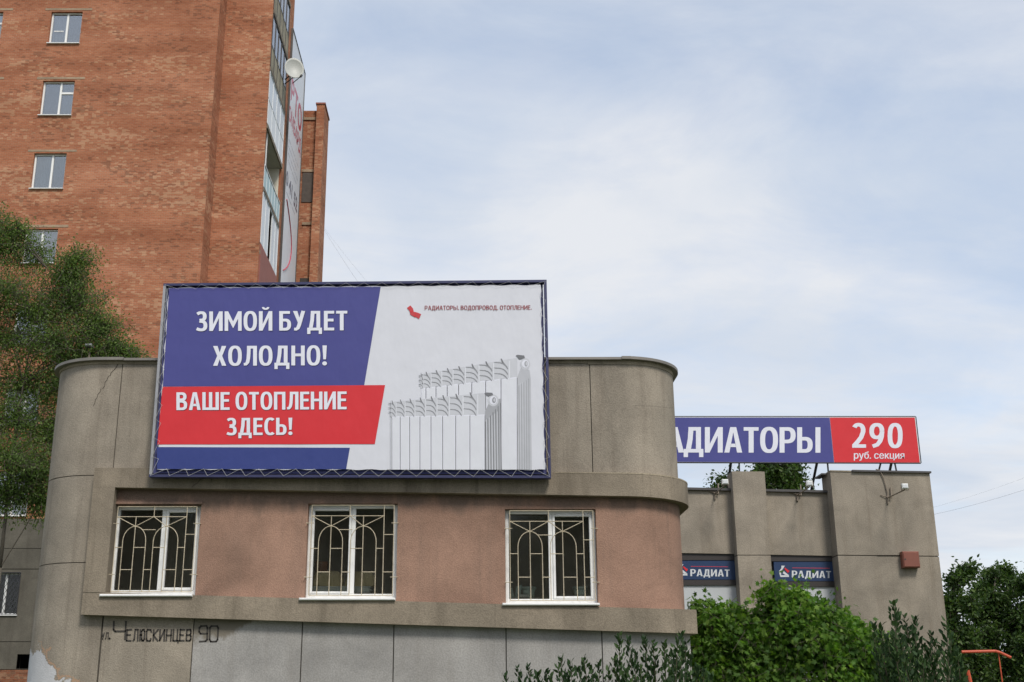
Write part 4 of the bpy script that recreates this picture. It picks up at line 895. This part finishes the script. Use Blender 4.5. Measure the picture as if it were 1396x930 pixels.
# far shaft of the tower
YS0 = 58.0
sx0, sx1, sx2, sx3 = P(405, 250, YS0).x, P(428.5, 250, YS0).x, P(428.5, 250, YS0).x, P(439.5, 250, YS0).x
stz = P(430, 151, YS0).z; shaft = tower
MB().box(sx0, sx1, YS0, YS0+1.8, 0, stz).build('stair_shaft', 'brick2', tower)
MB().box(sx2+.001, sx3, YS0-.35, YS0+1.5, 0, P(433, 146.5, YS0).z).build('stair_shaft', 'brick2', tower)
mb = MB().box(sx2-.05, sx3+.05, YS0-.40, YS0+1.55, P(433, 146.5, YS0).z+.001, P(433, 145, YS0).z+.02); mb.build('coping', 'brownp', tower)
for y in (163, 234, 306): MB().box(P(412, y, YS0).x, sx1-.01, YS0-.06, YS0-.001, P(420, y+1, YS0).z, P(420, y-2.5, YS0).z).build('lintel', 'lintel', tower)
bo = MB().box(P(412, 250, YS0).x, sx1-.03, YS0-.04, YS0-.002, P(420, 276, YS0).z, P(420, 236, YS0).z); bo.build('boarded_window', 'board', tower)
MB().box(P(409, 380, YS0).x, P(424, 380, YS0).x, YS0-.03, YS0-.002, P(420, 388, YS0).z, P(420, 379.5, YS0).z).build('vent_opening', 'dark', tower)
# satellite dish
dc = P(400.5, 95, 50.6); RX = 13.0*50.6/F/math.cos(.28); 
dish = thing('satellite_dish', tuple(dc), 'round pale satellite dish on a bracket at the corner of the brick tower balconies', 'satellite dish')
mb = MB(); n = 28; ax = Vector((.35, -1, .12)).normalized(); q = ax.to_track_quat('Z', 'Y'); vs = []; rings = 7
for side in (0, 1):
    for j in range(rings+1):
        r_ = .58*j/rings
        for i in range(n): t_ = 2*math.pi*i/n; vs.append(dc + q @ Vector((r_*.82*math.cos(t_), r_*1.0*math.sin(t_), .42*r_*r_-.02*side)))
fs = []
for side in (0, 1):
    o_ = side*(rings+1)*n
    for j in range(rings):
        for i in range(n): fs.append((o_+j*n+i, o_+j*n+(i+1) % n, o_+(j+1)*n+(i+1) % n, o_+(j+1)*n+i))
e0, e1 = rings*n, (2*rings+1)*n
fs += [(e0+i, e0+(i+1) % n, e1+(i+1) % n, e1+i) for i in range(n)]
mb.add(vs, fs).build('reflector', 'dish', dish, True)
low = P(399, 113.5, 50.5); hd = P(410.5, 104, 49.9)
MB().bar(low, hd, .022, 6).build('feed_arm', 'darkmetal', dish); MB().bar(hd+Vector((.03, .0, .06)), hd+Vector((-.03, -.02, -.05)), .055, 8).build('receiver', 'darkmetal', dish)
mb = MB(); wl = Vector((XC+.05, dc.y+.5, dc.z-.25))
mb.bar(dc+Vector((0, .1, -.1)), wl, .03, 6); mb.bar(dc+Vector((0, .1, -.35)), wl+Vector((0, 0, -.25)), .025, 6); mb.bar(dc+Vector((0, .1, 0)), dc+Vector((0, .12, -.4)), .03, 6)
mb.build('bracket', 'darkmetal', dish)

# ================================================================== back building
YK = 33.0
bk = thing('annex_building', tuple(P(1100, 940, YK+3)), 'flat roofed grey rendered annex with pilasters and dark framed windows at the right', 'building')
bk.location.z = 0
OFFP, OFFB = .35, .5
zr_par = zline((941, 666.5), (1133, 670.5), YK); zr_lin = zline((933, 754), (1145, 758), YK)
xw0 = P(775, 700, YK).x; px0 = P(1001.5, 700, YK-OFFP).x; px1 = P(1046.5, 700, YK-OFFP).x; bx0_ = P(1137, 700, YK-OFFB).x; bx1_ = P(1273.5, 700, YK-OFFB).x
def vslab(name, m, x0, x1, zf0, zf1, y0, y1, root=bk):
    a = zf0 if callable(zf0) else (lambda x: zf0); b = zf1 if callable(zf1) else (lambda x: zf1)
    return MB().add([(x0, y0, a(x0)), (x1, y0, a(x1)), (x1, y0, b(x1)), (x0, y0, b(x0)), (x0, y1, a(x0)), (x1, y1, a(x1)), (x1, y1, b(x1)), (x0, y1, b(x0))],
                    [(0, 1, 2, 3), (7, 6, 5, 4), (0, 4, 5, 1), (1, 5, 6, 2), (2, 6, 7, 3), (3, 7, 4, 0)]).build(name, m, root)
vslab('wall_panel', 'bconc', xw0, px0+.1, zr_lin, lambda x: zr_par(x)-.04, YK, YK+.3)
vslab('wall_panel', 'bconc', px1-.1, bx0_+.1, zr_lin, lambda x: zr_par(x)-.04, YK+.002, YK+.3)
for a, b in ((xw0, px0-.002), (px1+.002, bx0_-.002)):
    vslab('parapet_cap', 'capd', a, b, lambda x: zr_par(x)-.04, lambda x: zr_par(x)+.025, YK-.09, YK+.38)
zpt = zline((997, 642.5), (1042, 643), YK-OFFP); zp2 = P(1030, 757, YK-OFFP).z
vslab('pilaster', 'bconc', px0, px1, zp2+.012, zpt, YK-OFFP, YK+.3); vslab('pilaster', 'bconc', px0+.003, px1-.003, 0, zp2-.008, YK-OFFP+.004, YK+.3)
vslab('pilaster', 'joint', px0+.02, px1-.02, zp2-.05, zp2+.05, YK-OFFP+.02, YK+.25)
zbt = zline((1137, 643), (1267, 645.5), YK-OFFB); zb2 = zline((1147, 757), (1283, 758.5), YK-OFFB)
vslab('corner_block', 'bconc', bx0_, bx1_, lambda x: zb2(x)+.012, zbt, YK-OFFB, YK+.35); vslab('corner_block', 'bconc', bx0_+.003, bx1_-.003, 0, lambda x: zb2(x)-.012, YK-OFFB+.003, YK+.35)
vslab('corner_block', 'joint', bx0_+.02, bx1_-.02, lambda x: zb2(x)-.06, lambda x: zb2(x)+.06, YK-OFFB+.03, YK+.3)
vslab('parapet_cap', 'capd', P(1161, 641, YK-OFFB).x, bx1_+.03, zbt, lambda x: zbt(x)+.05, YK-OFFB-.07, YK+.4)
vslab('parapet_edge', 'cream_conc', bx0_-.004, P(1160, 641, YK-OFFB).x, zbt, lambda x: zbt(x)+.035, YK-OFFB-.02, YK+.3)
vslab('parapet_cap', 'capd', bx0_-.16, bx0_-.005, lambda x: zbt(x)-.03, lambda x: zbt(x)+.01, YK-.2, YK+.5)
vslab('side_wall', 'bconc', bx1_-.4, bx1_-.005, 0, lambda x: zbt(x)-.01, YK+.351, YK+14)
vslab('roof', 'rtop', xw0, bx1_-.41, lambda x: zr_par(x)-.5, lambda x: zr_par(x)-.35, YK+.31, YK+14)
# recessed glazed bays
def bay(x0, x1, logo):
    ztop = zr_lin((x0+x1)/2); Y0 = YK+.10
    fr = MB(); fr.box(x0, x1, Y0+.06, Y0+.16, 0, ztop+.02)
    o = fr.build('bay_backing', 'frame_d', bk)
    s0 = logo; by0, by1 = (763.5, 791.5) if s0 == 0 else (765, 792.5)
    return Y0
b1 = (P(905, 800, YK).x, px0+.02); b2 = (px1-.02, bx0_+.02)
for k, (x0, x1) in enumerate((b1, b2)):
    Y0 = bay(x0, x1, k)
    ft = MB(); zt_k = zr_lin(x0)
    pyt, pyb = ((764, 791), (765.5, 793))[k]; cz_ = lambda y: P(1000+90*k, y, Y0).z
    xr_ = P((1002.5, 1141)[k], 780, Y0).x; xl_ = P((912, 1055)[k], 780, Y0).x
    ft.box(x0, x1, Y0-.05, Y0+.05, cz_(pyb+7), cz_(pyb)); ft.box(x0, x1, Y0-.05, Y0+.05, cz_(pyt), zt_k+.01)
    ft.box(xr_, x1, Y0-.05, Y0+.05, 0, cz_(pyb+7)-.001); ft.box(x0, xl_+.02, Y0-.05, Y0+.05, 0, cz_(pyb+7)-.001)
    ft.build('window_frame', 'frame_d', bk)
    win = MB().box(xl_+.021, xr_-.001, Y0, Y0+.03, .5, cz_(pyb+7)-.002).build('window', 'poster', bk)
    sg = thing('window_sign', (P((958, 1098)[k], 778, Y0).x, Y0, cz_(pyb)), ('dark blue window sign with white lettering, partly hidden behind the pink corner', 'dark blue window sign with white lettering, whole, above the bright green bush')[k], 'sign', 'blue signs in the annex windows')
    MB().bevbox(xl_, xr_, Y0-.035, Y0+.02, cz_(pyb-.2), cz_(pyt+.2), .01).build('sign_board', 'bluesign', sg)
    dx = (-138.3, 0)[k]; dy = (-2, 0)[k]; YL = Y0-.039
    sign_px('letter', 'РАДИАТ', 'signwhite', sg, YL, 1079.5+dx, 1133+dx, 778+dy, 787.5+dy, .012, sp=.09)
    poly_px('red_line', [[(1080+dx, 773.8+dy), (1131+dx, 774.4+dy), (1131+dx, 775.2+dy), (1080+dx, 774.6+dy)]], 'btext_r', sg, YL)
    Zc = lambda x, y: (900+x/4.648+dx, 730+y/4.648+dy)
    poly_px('emblem', [[Zc(752, 228), Zc(768, 208), Zc(768, 192), Zc(790, 192), Zc(784, 203), Zc(768, 226), Zc(766, 252), Zc(814, 252), Zc(817, 263), Zc(762, 264)],
                       [Zc(783, 226), Zc(816, 252), Zc(800, 254), Zc(776, 240)]], 'signwhite', sg, YL)
    poly_px('emblem', [[Zc(790, 203), Zc(820, 226), Zc(808, 238), Zc(796, 222), Zc(788, 214)]], 'pred', sg, YL-.002)
# pale strip below the sill band seen past the corner is the same window film
# rooftop sign
YSG = YK+.15
rs = thing('rooftop_sign', tuple(P(1090, 630, YSG)), 'long blue and red sign panel with white letters on the annex roof', 'sign')
poly_px('sign_board', [[(820, 568.5), (1248, 568.5), (1255, 631), (820, 629.8)]], 'signwhite', rs, YSG, .12)
poly_px('blue_print', [[(820, 569.3), (1131, 569.3), (1137, 630.4), (820, 629.3)]], 'pblue', rs, YSG-.003)
poly_px('red_print', [[(1131.3, 569.3), (1247, 569.3), (1254, 630.6), (1137.3, 630.4)]], 'pred', rs, YSG-.004)
mb = MB()
for a, b in (((820, 568.3), (1248, 568.3)), ((820, 630.3), (1255, 631.4)), ((1248, 568.3), (1255.2, 631.4))): mb.bar(P(*a, YSG+.02), P(*b, YSG+.02), .025, 6)
mb.build('sign_frame', 'darkmetal', rs)
sign_px('letter', 'ДИАТОРЫ', 'pletter', rs, YSG-.008, 932, 1118.5, 582.3, 617, .0015, sp=.05)
sign_px('letter', 'РА', 'pletter', rs, YSG-.008, 880, 932.5, 582.3, 617, 0, sp=.05)
sign_px('digit', '290', 'pletter', rs, YSG-.008, 1161, 1230.5, 577, 610.5, .003, sp=.12)
text_px('lettering', 'руб. секция', 'pletter', rs, YSG-.008, 1164, 1233, 618, 625.3, xh=True, slope=.003, weight=.035)
for a, b, r_, dy in (((996.5, 630), (992, 665), .05, 1.0), ((1007.5, 630), (1008, 643), .03, 0), ((1114, 630), (1106, 669), .05, 1.0), ((1128, 630), (1131.5, 669), .03, 0.2),
                     ((1201, 630), (1198, 642), .035, 0.6), ((1215.5, 630), (1213, 642), .05, 0.6), ((1219.5, 630), (1222, 642), .03, 0), ((900, 630), (896, 665), .05, 1)):
    A, B = P(*a, YSG+.06), P(*b, YSG+.06+dy); MB().bar(A, B, r_*.8, 6).bar(B, B+Vector((0, 0, -.6)), r_*.8, 6).build('strut', 'darkmetal', rs)
# floodlights
def flood(hx, hy, ax_, ay_, hang, lab, cable=None, Yo=YK):
    Yh = Yo-.95; hp = P(hx, hy, Yh); wp = P(ax_, ay_, Yo-.02)
    e = thing('floodlight', tuple(wp), lab, 'floodlight', 'floodlights on the annex wall')
    mb = MB().bar(wp, hp+Vector((0, .03, -.09)), .018, 6).bar(wp+Vector((0, 0, .05)), wp+Vector((0, 0, -.16)), .03, 6)
    if hang: mb.bar(wp+Vector((-.18, 0, .08)), wp+Vector((.12, -.05, -.01)), .012, 4).bar(wp+Vector((.1, -.05, 0)), wp+Vector((.12, -.02, .3)), .02, 4)
    mb.build('arm', 'rust', e)
    MB().bevbox(hp.x-.085, hp.x+.085, hp.y-.04, hp.y+.06, hp.z-.07, hp.z+.07, .02).build('lamp_housing', 'lamp', e)
    MB().box(hp.x-.06, hp.x+.06, hp.y-.045, hp.y-.041, hp.z-.045, hp.z+.045).build('lamp_glass', 'signwhite', e)
    MB().path([hp+Vector((-.1, 0, .03)), hp+Vector((-.1, .02, -.1)), hp+Vector((.1, .02, -.1)), hp+Vector((.1, 0, .03))], .009, 4).build('bracket', 'rust', e)
    if cable: MB().path([P(x, y, Yo-.04) for x, y in cable], .016, 5).build('cable', 'rust', e)
flood(988.5, 657, 974, 673.5, True, 'white floodlight on a bent arm left of the first pilaster')
flood(1103.5, 659, 1086.5, 675.5, True, 'white floodlight on a bent arm over the wall between pilaster and corner block')
flood(1233.5, 663, 1209.5, 679, True, 'white floodlight with a looping cable on the tall corner block', [(1194, 640), (1199, 641), (1204, 650), (1207, 660), (1210, 672), (1209.5, 679)], YK-OFFB)
# red box
c = P(1238.5, 764, YK-OFFB); rb = thing('alarm_box', tuple(c), 'square dull red metal box fixed on the wall joint of the corner block', 'alarm box')
MB().bevbox(P(1227.5, 764, YK-OFFB).x, P(1250, 764, YK-OFFB).x, c.y-.22, c.y, P(1238, 775, YK-OFFB).z, P(1238, 753, YK-OFFB).z, .03).build('housing', 'redbox', rb)
q_ = P(1234, 762.5, c.y-.22); MB().bar(q_+Vector((0, -.004, 0)), q_+Vector((0, .03, 0)), .024, 12).build('lock', 'dark', rb)
mb = MB().bar(P(1196, 757, c.y-.02), P(1228, 757, c.y-.02), .008, 4); mb.build('cable', 'crack', rb)

# ================================================================== vegetation
def leafcloud(name, root, pts, dirs, size, m, shape='leaf', kind=None, jitter=.35):
    """pts, dirs: Nx3 arrays; one joined mesh of small folded leaves"""
    n = len(pts); pts = np.asarray(pts); dirs = np.asarray(dirs)
    a = dirs/np.maximum(np.linalg.norm(dirs, axis=1, keepdims=True), 1e-6)
    rnd = RNG.normal(size=(n, 3)); b = np.cross(a, rnd); b /= np.maximum(np.linalg.norm(b, axis=1, keepdims=True), 1e-6); c = np.cross(a, b)
    sz = (size*(1+RNG.uniform(-jitter, jitter, n)))[:, None]
    if shape == 'leaf':       # folded lozenge, 4 triangles
        prof = [(0, 0, 0), (.35, .24, .06), (.7, .17, .05), (1, 0, -.05), (.7, -.17, .05), (.35, -.24, .06), (.5, 0, 0)]
        tri = [(0, 1, 6), (1, 2, 6), (2, 3, 6), (3, 4, 6), (4, 5, 6), (5, 0, 6)]
    else:                     # palmate leaf with five lobes
        prof = [(0, 0, 0)]; angs = [(-2.2, .55), (-1.75, .28), (-1.15, .85), (-.75, .42), (-.42, .85), (-.25, .6), (0, 1.1), (.25, .6), (.42, .85), (.75, .42), (1.15, .85), (1.75, .28), (2.2, .55)]
        for an, r_ in angs: prof.append((.1+.5*r_*math.cos(an), .5*r_*math.sin(an), -.12*r_*r_+.03))
        tri = [(0, i, i+1) for i in range(1, len(prof)-1)]
    k = len(prof); V = np.zeros((n, k, 3))
    for i, (u, v_, w_) in enumerate(prof): V[:, i, :] = pts + sz*(a*u + b*v_ + c*w_)
    ro = root
    base = np.array(ro.location) if ro is not None else 0
    V = (V.reshape(-1, 3) - base)
    T = (np.array(tri)[None] + (np.arange(n)*k)[:, None, None]).reshape(-1, 3)
    me = bpy.data.meshes.new(name); me.vertices.add(len(V)); me.vertices.foreach_set('co', V.ravel())
    me.loops.add(T.size); me.loops.foreach_set('vertex_index', T.ravel()); me.polygons.add(len(T)); me.polygons.foreach_set('loop_start', np.arange(len(T))*3)
    me.update(calc_edges=True); me.materials.append(M[m]); ob = bpy.data.objects.new(name, me); COL.objects.link(ob)
    if root is not None: ob.parent = root
    if kind: ob['kind'] = kind
    return ob
def tree(name, base, blobs, leaf, size, m, label, cat, group=None, twigs=14, per=26, trunk_r=.16, shape='leaf', droop=.0, Ysp=1.2, reach=.55, tipf=(3, 6), spr=.75, rsp=1.0):
    """blobs: (px, py, rx_px, ry_px, Y, density); branches grow from the trunk to each blob, twigs fill it, leaves sit along twigs"""
    root = thing(name, base, label, cat, group); B = Vector(base)
    tb = MB(); cs = []
    for (px, py, rx, ry, Y, dn) in blobs: cs.append((P(px, py, Y), rx*Y/F, ry*Y/F, dn))
    top = max(c_[0].z for c_ in cs); 
    cxm = sum(c_[0].x for c_ in cs)/len(cs); cym = sum(c_[0].y for c_ in cs)/len(cs)
    tp = [B + (Vector((cxm, cym, top*.9))-B)*t_ + Vector((.12*math.sin(5*t_+1), .1*math.cos(4*t_), 0))*(t_ > 0) for t_ in np.linspace(0, 1, 9)]
    for i in range(8): tb.bar(tp[i], tp[i+1], trunk_r*(1-i/8.6), 9, trunk_r*(1-(i+1)/8.6))
    tb.build('trunk', 'bark', root, True)
    br = MB(); LP = []; LD = []
    for c_, rx, rz_, dn in cs:
        near = min(tp, key=lambda q: (q-c_).length + (0 if q.z < c_.z-.3 else 2.5))
        mid = (near+c_)/2+Vector((random.uniform(-.2, .2), random.uniform(-.2, .2), .25)); r0 = trunk_r*.28
        br.bar(near, mid, r0, 5, r0*.6); br.bar(mid, c_, r0*.6, 5, r0*.35)
        nt_ = int(twigs*dn)
        for k in range(nt_):
            dv = Vector(RNG.normal(size=3)); dv.normalize(); rr = random.random()**.42*rsp
            e = c_ + Vector((dv.x*rx*rr, dv.y*Ysp*max(rx, .6)*rr*.8, dv.z*rz_*rr))
            s_ = c_ + (e-c_)*random.uniform(.0, .45) + Vector((0, 0, -.05)); 
            br.bar(s_, e, .012*trunk_r/.16, 3, .005)
            ln = (e-s_); tdir = Vector((random.gauss(0, 1), random.gauss(0, 1), random.gauss(0, .6)-droop)).normalized()
            tip = e + tdir*size*random.uniform(*tipf); br.bar(e, tip, .006, 3, .003)
            for j in range(per):
                u = random.random(); p_ = (s_.lerp(e, u*1.0) if random.random() < reach else e.lerp(tip, random.random()))
                o_ = Vector(RNG.normal(size=3))*size*spr; LP.append(tuple(p_+o_)); dd = Vector(RNG.normal(size=3))*.8+o_.normalized()*.6+Vector((0, 0, -droop)); LD.append(tuple(dd))
    br.build('branches', 'bark', root)
    leafcloud('crown', root, LP, LD, size, m, shape)
    return root
YL_ = 31.0
blobsL = [(8, 335, 46, 30, YL_, .7), (45, 350, 40, 24, YL_+.5, .3), (106, 356, 26, 24, YL_, .5), (92, 380, 30, 26, YL_, .7), (10, 395, 62, 36, YL_-.5, .8), (100, 412, 46, 34, YL_, .9), (55, 425, 50, 30, YL_, .7),
          (10, 460, 55, 38, YL_, .8), (75, 462, 55, 34, YL_-.3, 1.0), (132, 446, 32, 26, YL_, .8), (160, 474, 30, 16, YL_, .5), (120, 482, 60, 20, YL_+.4, 1.0), (30, 520, 60, 36, YL_+.4, .9), (85, 520, 45, 36, YL_, .9),
          (20, 570, 62, 36, YL_, 1.0), (70, 590, 34, 36, YL_, .8), (10, 620, 60, 30, YL_-.6, 1.1), (50, 645, 40, 30, YL_, .9), (10, 672, 45, 26, YL_, .8), (-40, 420, 60, 70, YL_, .8), (-50, 560, 60, 70, YL_, .8),
          (58, 680, 20, 26, YL_+.3, .5), (24, 312, 26, 14, YL_, .3), (-20, 300, 40, 30, YL_, .5), (185, 486, 16, 9, YL_, .18)]
tree('birch_tree', (P(-30, 900, YL_).x, YL_, 0), blobsL, None, .066, 'leafL', 'fine leaved green tree standing before the brick tower at the left edge', 'tree', None, twigs=172, per=28, trunk_r=.08, droop=.8, Ysp=1.0, tipf=(3, 11), spr=2.0, rsp=1.18, reach=.45)
# maple bush
YM_ = 25.0
blobsM = [(955, 836, 12, 11, YM_, .35), (972, 842, 14, 12, YM_-.3, .45), (996, 842, 13, 14, YM_, .4), (962, 868, 22, 18, YM_-.2, .8), (1000, 868, 22, 18, YM_-.4, .8), (1026, 850, 18, 14, YM_, .6), (1036, 872, 22, 18, YM_-.3, .8),
          (1052, 806, 6, 12, YM_-.2, .2), (1062, 824, 13, 13, YM_, .5), (1086, 818, 13, 11, YM_-.3, .45), (1080, 842, 22, 15, YM_-.5, .8), (1110, 832, 16, 12, YM_, .5), (1122, 852, 18, 14, YM_-.3, .7), (1146, 846, 14, 10, YM_, .4),
          (1096, 866, 26, 18, YM_-.7, .9), (1150, 868, 20, 16, YM_-.4, .8), (1176, 868, 14, 12, YM_, .5), (1192, 886, 16, 14, YM_-.2, .6), (1212, 898, 12, 14, YM_, .5), (1165, 892, 24, 18, YM_-.5, .8), (1060, 892, 28, 18, YM_-.5, .9), (1125, 892, 26, 18, YM_-.6, .9),
          (1015, 896, 28, 20, YM_-.4, .9), (968, 900, 24, 22, YM_-.2, .9), (950, 930, 24, 22, YM_-.3, .8), (1000, 928, 34, 20, YM_-.5, 1), (1070, 924, 36, 20, YM_-.6, 1), (1140, 924, 36, 20, YM_-.5, 1), (1200, 924, 26, 20, YM_-.3, .8), (1100, 960, 90, 24, YM_, 1.2), (990, 962, 50, 24, YM_, 1)]
tree('maple_bush', (P(1080, 960, YM_).x, YM_, 0), blobsM, None, .165, 'leafM', 'big bright green maple bush covering the lower windows of the annex', 'bush', None, twigs=95, per=17, trunk_r=.07, shape='maple', droop=.8, Ysp=.9, tipf=(1, 4.2), spr=.7, rsp=1.0, reach=.5)
# background trees at the right
for i, (bl, X_, lab) in enumerate((
    ([(1318, 781, 8, 12, 58, .35), (1302, 790, 7, 14, 58, .3), (1300, 822, 14, 16, 58, .6), (1322, 826, 9, 12, 57, .3), (1290, 850, 18, 18, 58, .7), (1312, 868, 18, 18, 57.5, .8), (1300, 900, 24, 22, 57.5, .9), (1335, 905, 20, 22, 58, .8), (1270, 870, 20, 50, 59, .8), (1315, 935, 40, 20, 58, .8)], 1305, 'dark green tree directly behind the right edge of the annex'),
    ([(1352, 788, 12, 12, 62, .5), (1368, 782, 10, 9, 62.5, .4), (1384, 800, 13, 13, 62, .5), (1340, 808, 15, 13, 62, .6), (1362, 818, 18, 14, 61, .7), (1335, 838, 17, 15, 61.5, .7), (1372, 846, 20, 16, 61, .8), (1350, 868, 20, 16, 60.5, .8), (1388, 874, 18, 18, 61, .8), (1345, 900, 28, 20, 61, .9), (1385, 908, 26, 20, 61, .9), (1360, 935, 40, 20, 61, .9)], 1362, 'broad dark green tree right of the annex with a lobed top'),
    ([(1400, 796, 12, 10, 60, .5), (1415, 812, 18, 16, 60, .7), (1400, 840, 16, 18, 60, .7), (1425, 850, 24, 30, 60, .9), (1402, 880, 18, 18, 59, .7), (1410, 915, 32, 28, 59, 1.1)], 1415, 'dark green tree cut by the right edge of the picture'))):
    Y = bl[0][4]; tree('broadleaf_tree', (P(X_, 940, Y).x, Y, 0), bl, None, .20, 'leafB', lab, 'tree', 'trees right of the annex', twigs=100, per=24, trunk_r=.16, droop=.1, tipf=(1.5, 3.5))
tree('broadleaf_tree', (P(1060, 900, 64).x, 64, 0), [(1060, 652, 30, 26, 64, 1.3), (1045, 636, 20, 18, 64, 1), (1078, 640, 16, 20, 64, .9), (1085, 665, 16, 20, 64, .9), (1035, 662, 22, 20, 64, 1), (1060, 700, 40, 40, 64, 1)], None, .22, 'leafB',
     'dark tree top showing under the rooftop sign behind the annex', 'tree', None, twigs=70, per=16, trunk_r=.16, tipf=(2, 4))
tree('broadleaf_tree', (P(985, 900, 66).x, 66, 0), [(986, 655, 11, 10, 66, .5), (980, 668, 14, 12, 66, .7), (990, 690, 20, 20, 66, 1)], None, .2, 'leafB',
     'small dark tree top peeking over the annex parapet left of the first pilaster', 'tree', None, twigs=40, per=14, trunk_r=.15)
# upright dark shrubs in the foreground
def shrub(tips, Y0, label, lx):
    root = thing('upright_shrub', (P(lx, 950, Y0).x, Y0, 0), label, 'shrub', 'dark upright shrubs in the foreground'); B = Vector(root.location)
    st = MB(); LP = []; LD = []
    for (px, py) in tips:
        Y = Y0+random.uniform(-.5, .5); tip = P(px, py, Y); foot = B.lerp(Vector((tip.x, Y, 0)), .35); n = 12; prev = None
        bend = random.uniform(-.12, .12)
        pts = []
        for i in range(n+1):
            t_ = i/n; p_ = foot.lerp(tip, t_); p_.x = foot.x+(tip.x-foot.x)*t_**.8+bend*math.sin(t_*math.pi)*.8; pts.append(p_)
        for i in range(n): st.bar(pts[i], pts[i+1], .014*(1-i/n)+.003, 4, .014*(1-(i+1)/n)+.003)
        L = (tip-foot).length
        zz_ = max(0, tip.z-1.3)
        nl = int(zz_/.0115)
        for k in range(nl):
            z = tip.z - zz_*(k/nl); t_ = max(0, min(.999, (z-foot.z)/(tip.z-foot.z))); i = int(t_*n); p_ = pts[i].lerp(pts[i+1], t_*n-i)
            a = k*2.4+random.uniform(-.5, .5); dpt = tip.z-z; sprig = 1 if dpt < .12 else random.choice((1, 1, 1, 2))
            for q_ in range(sprig):
                off = Vector((math.cos(a), math.sin(a), .5)).normalized()*(random.uniform(.0, .03+min(.11, dpt*.16)) if q_ or dpt > .1 else .004)
                LP.append(tuple(p_+off)); LD.append((math.cos(a)*.55+random.gauss(0, .2), math.sin(a)*.55+random.gauss(0, .2), .95+random.gauss(0, .2)))
    st.build('stems', 'twig', root); leafcloud('foliage', root, LP, LD, .066, 'leafD')
zB = lambda x, y: (670+x/3.207, 640+y/3.207); z7 = lambda x, y: (1146+x/4.648, 730+y/4.648)
tipsA = [zB(*p) for p in ((55, 905), (110, 870), (160, 865), (200, 900), (235, 885), (290, 872), (305, 825), (345, 850), (405, 828), (375, 870), (440, 880), (470, 850), (510, 880), (560, 728), (600, 745), (535, 830), (625, 800), (670, 735), (705, 755),
                          (650, 870), (755, 765), (780, 810), (830, 722), (815, 745), (850, 760), (870, 830), (900, 860), (860, 900), (930, 880), (720, 830), (590, 880), (330, 900), (255, 910), (840, 790), (800, 850), (960, 900))]
tipsB = [z7(*p) for p in ((335, 432), (345, 520), (400, 515), (420, 600), (475, 528), (465, 620), (570, 622), (600, 665), (670, 540), (700, 650), (255, 575), (210, 570), (290, 640), (330, 640), (380, 660), (530, 700), (640, 690), (560, 740),
                          (740, 740), (300, 720), (350, 760), (250, 700), (440, 720), (490, 760), (610, 760), (690, 760), (760, 800), (280, 820), (210, 640), (520, 800), (400, 800))]
shrub(tipsA, 13.5, 'dark upright shrub with pointed shoots in front of the painted base panels', 860)
shrub(tipsB, 13.0, 'dark upright shrub in front of the annex corner block, right of the maple bush', 1265)

# ================================================================== small things
# orange pipe railing among the right-hand trees
YO = 30.0
og = thing('pipe_railing', tuple(P(1350, 950, YO)), 'bright orange bent pipe railing among the trees at the lower right', 'railing'); og.location.z = 0
mb = MB().path([P(1311, 888.8, YO), P(1357, 887.8, YO), P(1363, 889.5, YO), P(1378, 896.5, YO)], .035, 8); mb.build('rail', 'orange', og)
a = P(1361, 889.5, YO+.05); MB().bar(a, (a.x+.02, a.y, 0), .016, 8).build('post', 'orange', og)
a = P(1319, 914, YO-.3); MB().bar(a, (a.x+.3, a.y, 0), .05, 8).build('post', 'orange', og)
# street lamp head behind the parapet
YP_ = 30.6; c = P(123, 472, YP_)
lp = thing('street_lamp', (c.x-.02, YP_, 0), 'small pale street lamp head peeping through leaves above the left parapet', 'street lamp')
MB().bar((c.x-.02, YP_+.05, 0), (c.x-.02, YP_+.05, c.z-.05), .03, 8).build('pole', 'rust', lp)
MB().bevbox(c.x-.11, c.x+.07, YP_-.15, YP_+.10, c.z-.04, c.z+.04, .03).build('lamp_head', 'alu', lp)
# overhead wires
def wire(a, b, Ya, Yb, sag, lab, r_=.012):
    A, B = P(*a, Ya), P(*b, Yb); pts = [A.lerp(B, t_)+Vector((0, 0, -sag*4*t_*(1-t_))) for t_ in np.linspace(0, 1, 24)]
    o = MB().path(pts, r_, 4).build('overhead_wire', 'darkmetal'); tag(o, lab, 'wire')
wire((1240, 708), (1470, 642), 48, 40, .15, 'lower thin overhead wire slanting up in the sky right of the annex', .0032)
wire((1240, 700), (1470, 622), 50, 42, .15, 'upper faint overhead wire slanting up in the sky right of the annex', .0018)
wire((440, 310), (520, 430), 58, 45, .1, 'thin wire slanting down from the far brick shaft to the billboard, lower one', .004)
wire((440, 318+4-14), (540, 430), 58, 45, .1, 'thin wire slanting down from the far brick shaft to the billboard, upper one', .003)

# street trees across the road behind the viewer: the windows mirror them
for i, (x, y) in enumerate(((-17, -15), (-6, -17), (6.5, -15.5), (17, -18))):
    root = thing('street_tree', (x, y, 0), ['leafy street tree behind the viewer, first from the left across the road', 'leafy street tree behind the viewer, second from the left across the road', 'leafy street tree behind the viewer, third from the left across the road', 'leafy street tree behind the viewer, last on the right across the road'][i], 'tree', 'street trees across the road')
    MB().bar((x, y, 0), (x+.1, y, 4), .2, 8, .15).bar((x+.1, y, 4), (x, y, 9), .15, 7, .06).build('trunk', 'bark', root)
    pts = RNG.normal(size=(2600, 3)); pts /= np.linalg.norm(pts, axis=1, keepdims=True); pts *= (RNG.uniform(.2, 1, (2600, 1))**.4)*np.array([[4.4, 3.4, 4.6]])*(1+.18*np.sin(pts[:, :1]*5+pts[:, 1:2]*4)); 
    leafcloud('crown', root, pts*np.array([[1.15, 1, 1]])+np.array([[x, y, 7.2]]), RNG.normal(size=(2600, 3)), 1.0, 'leafB')
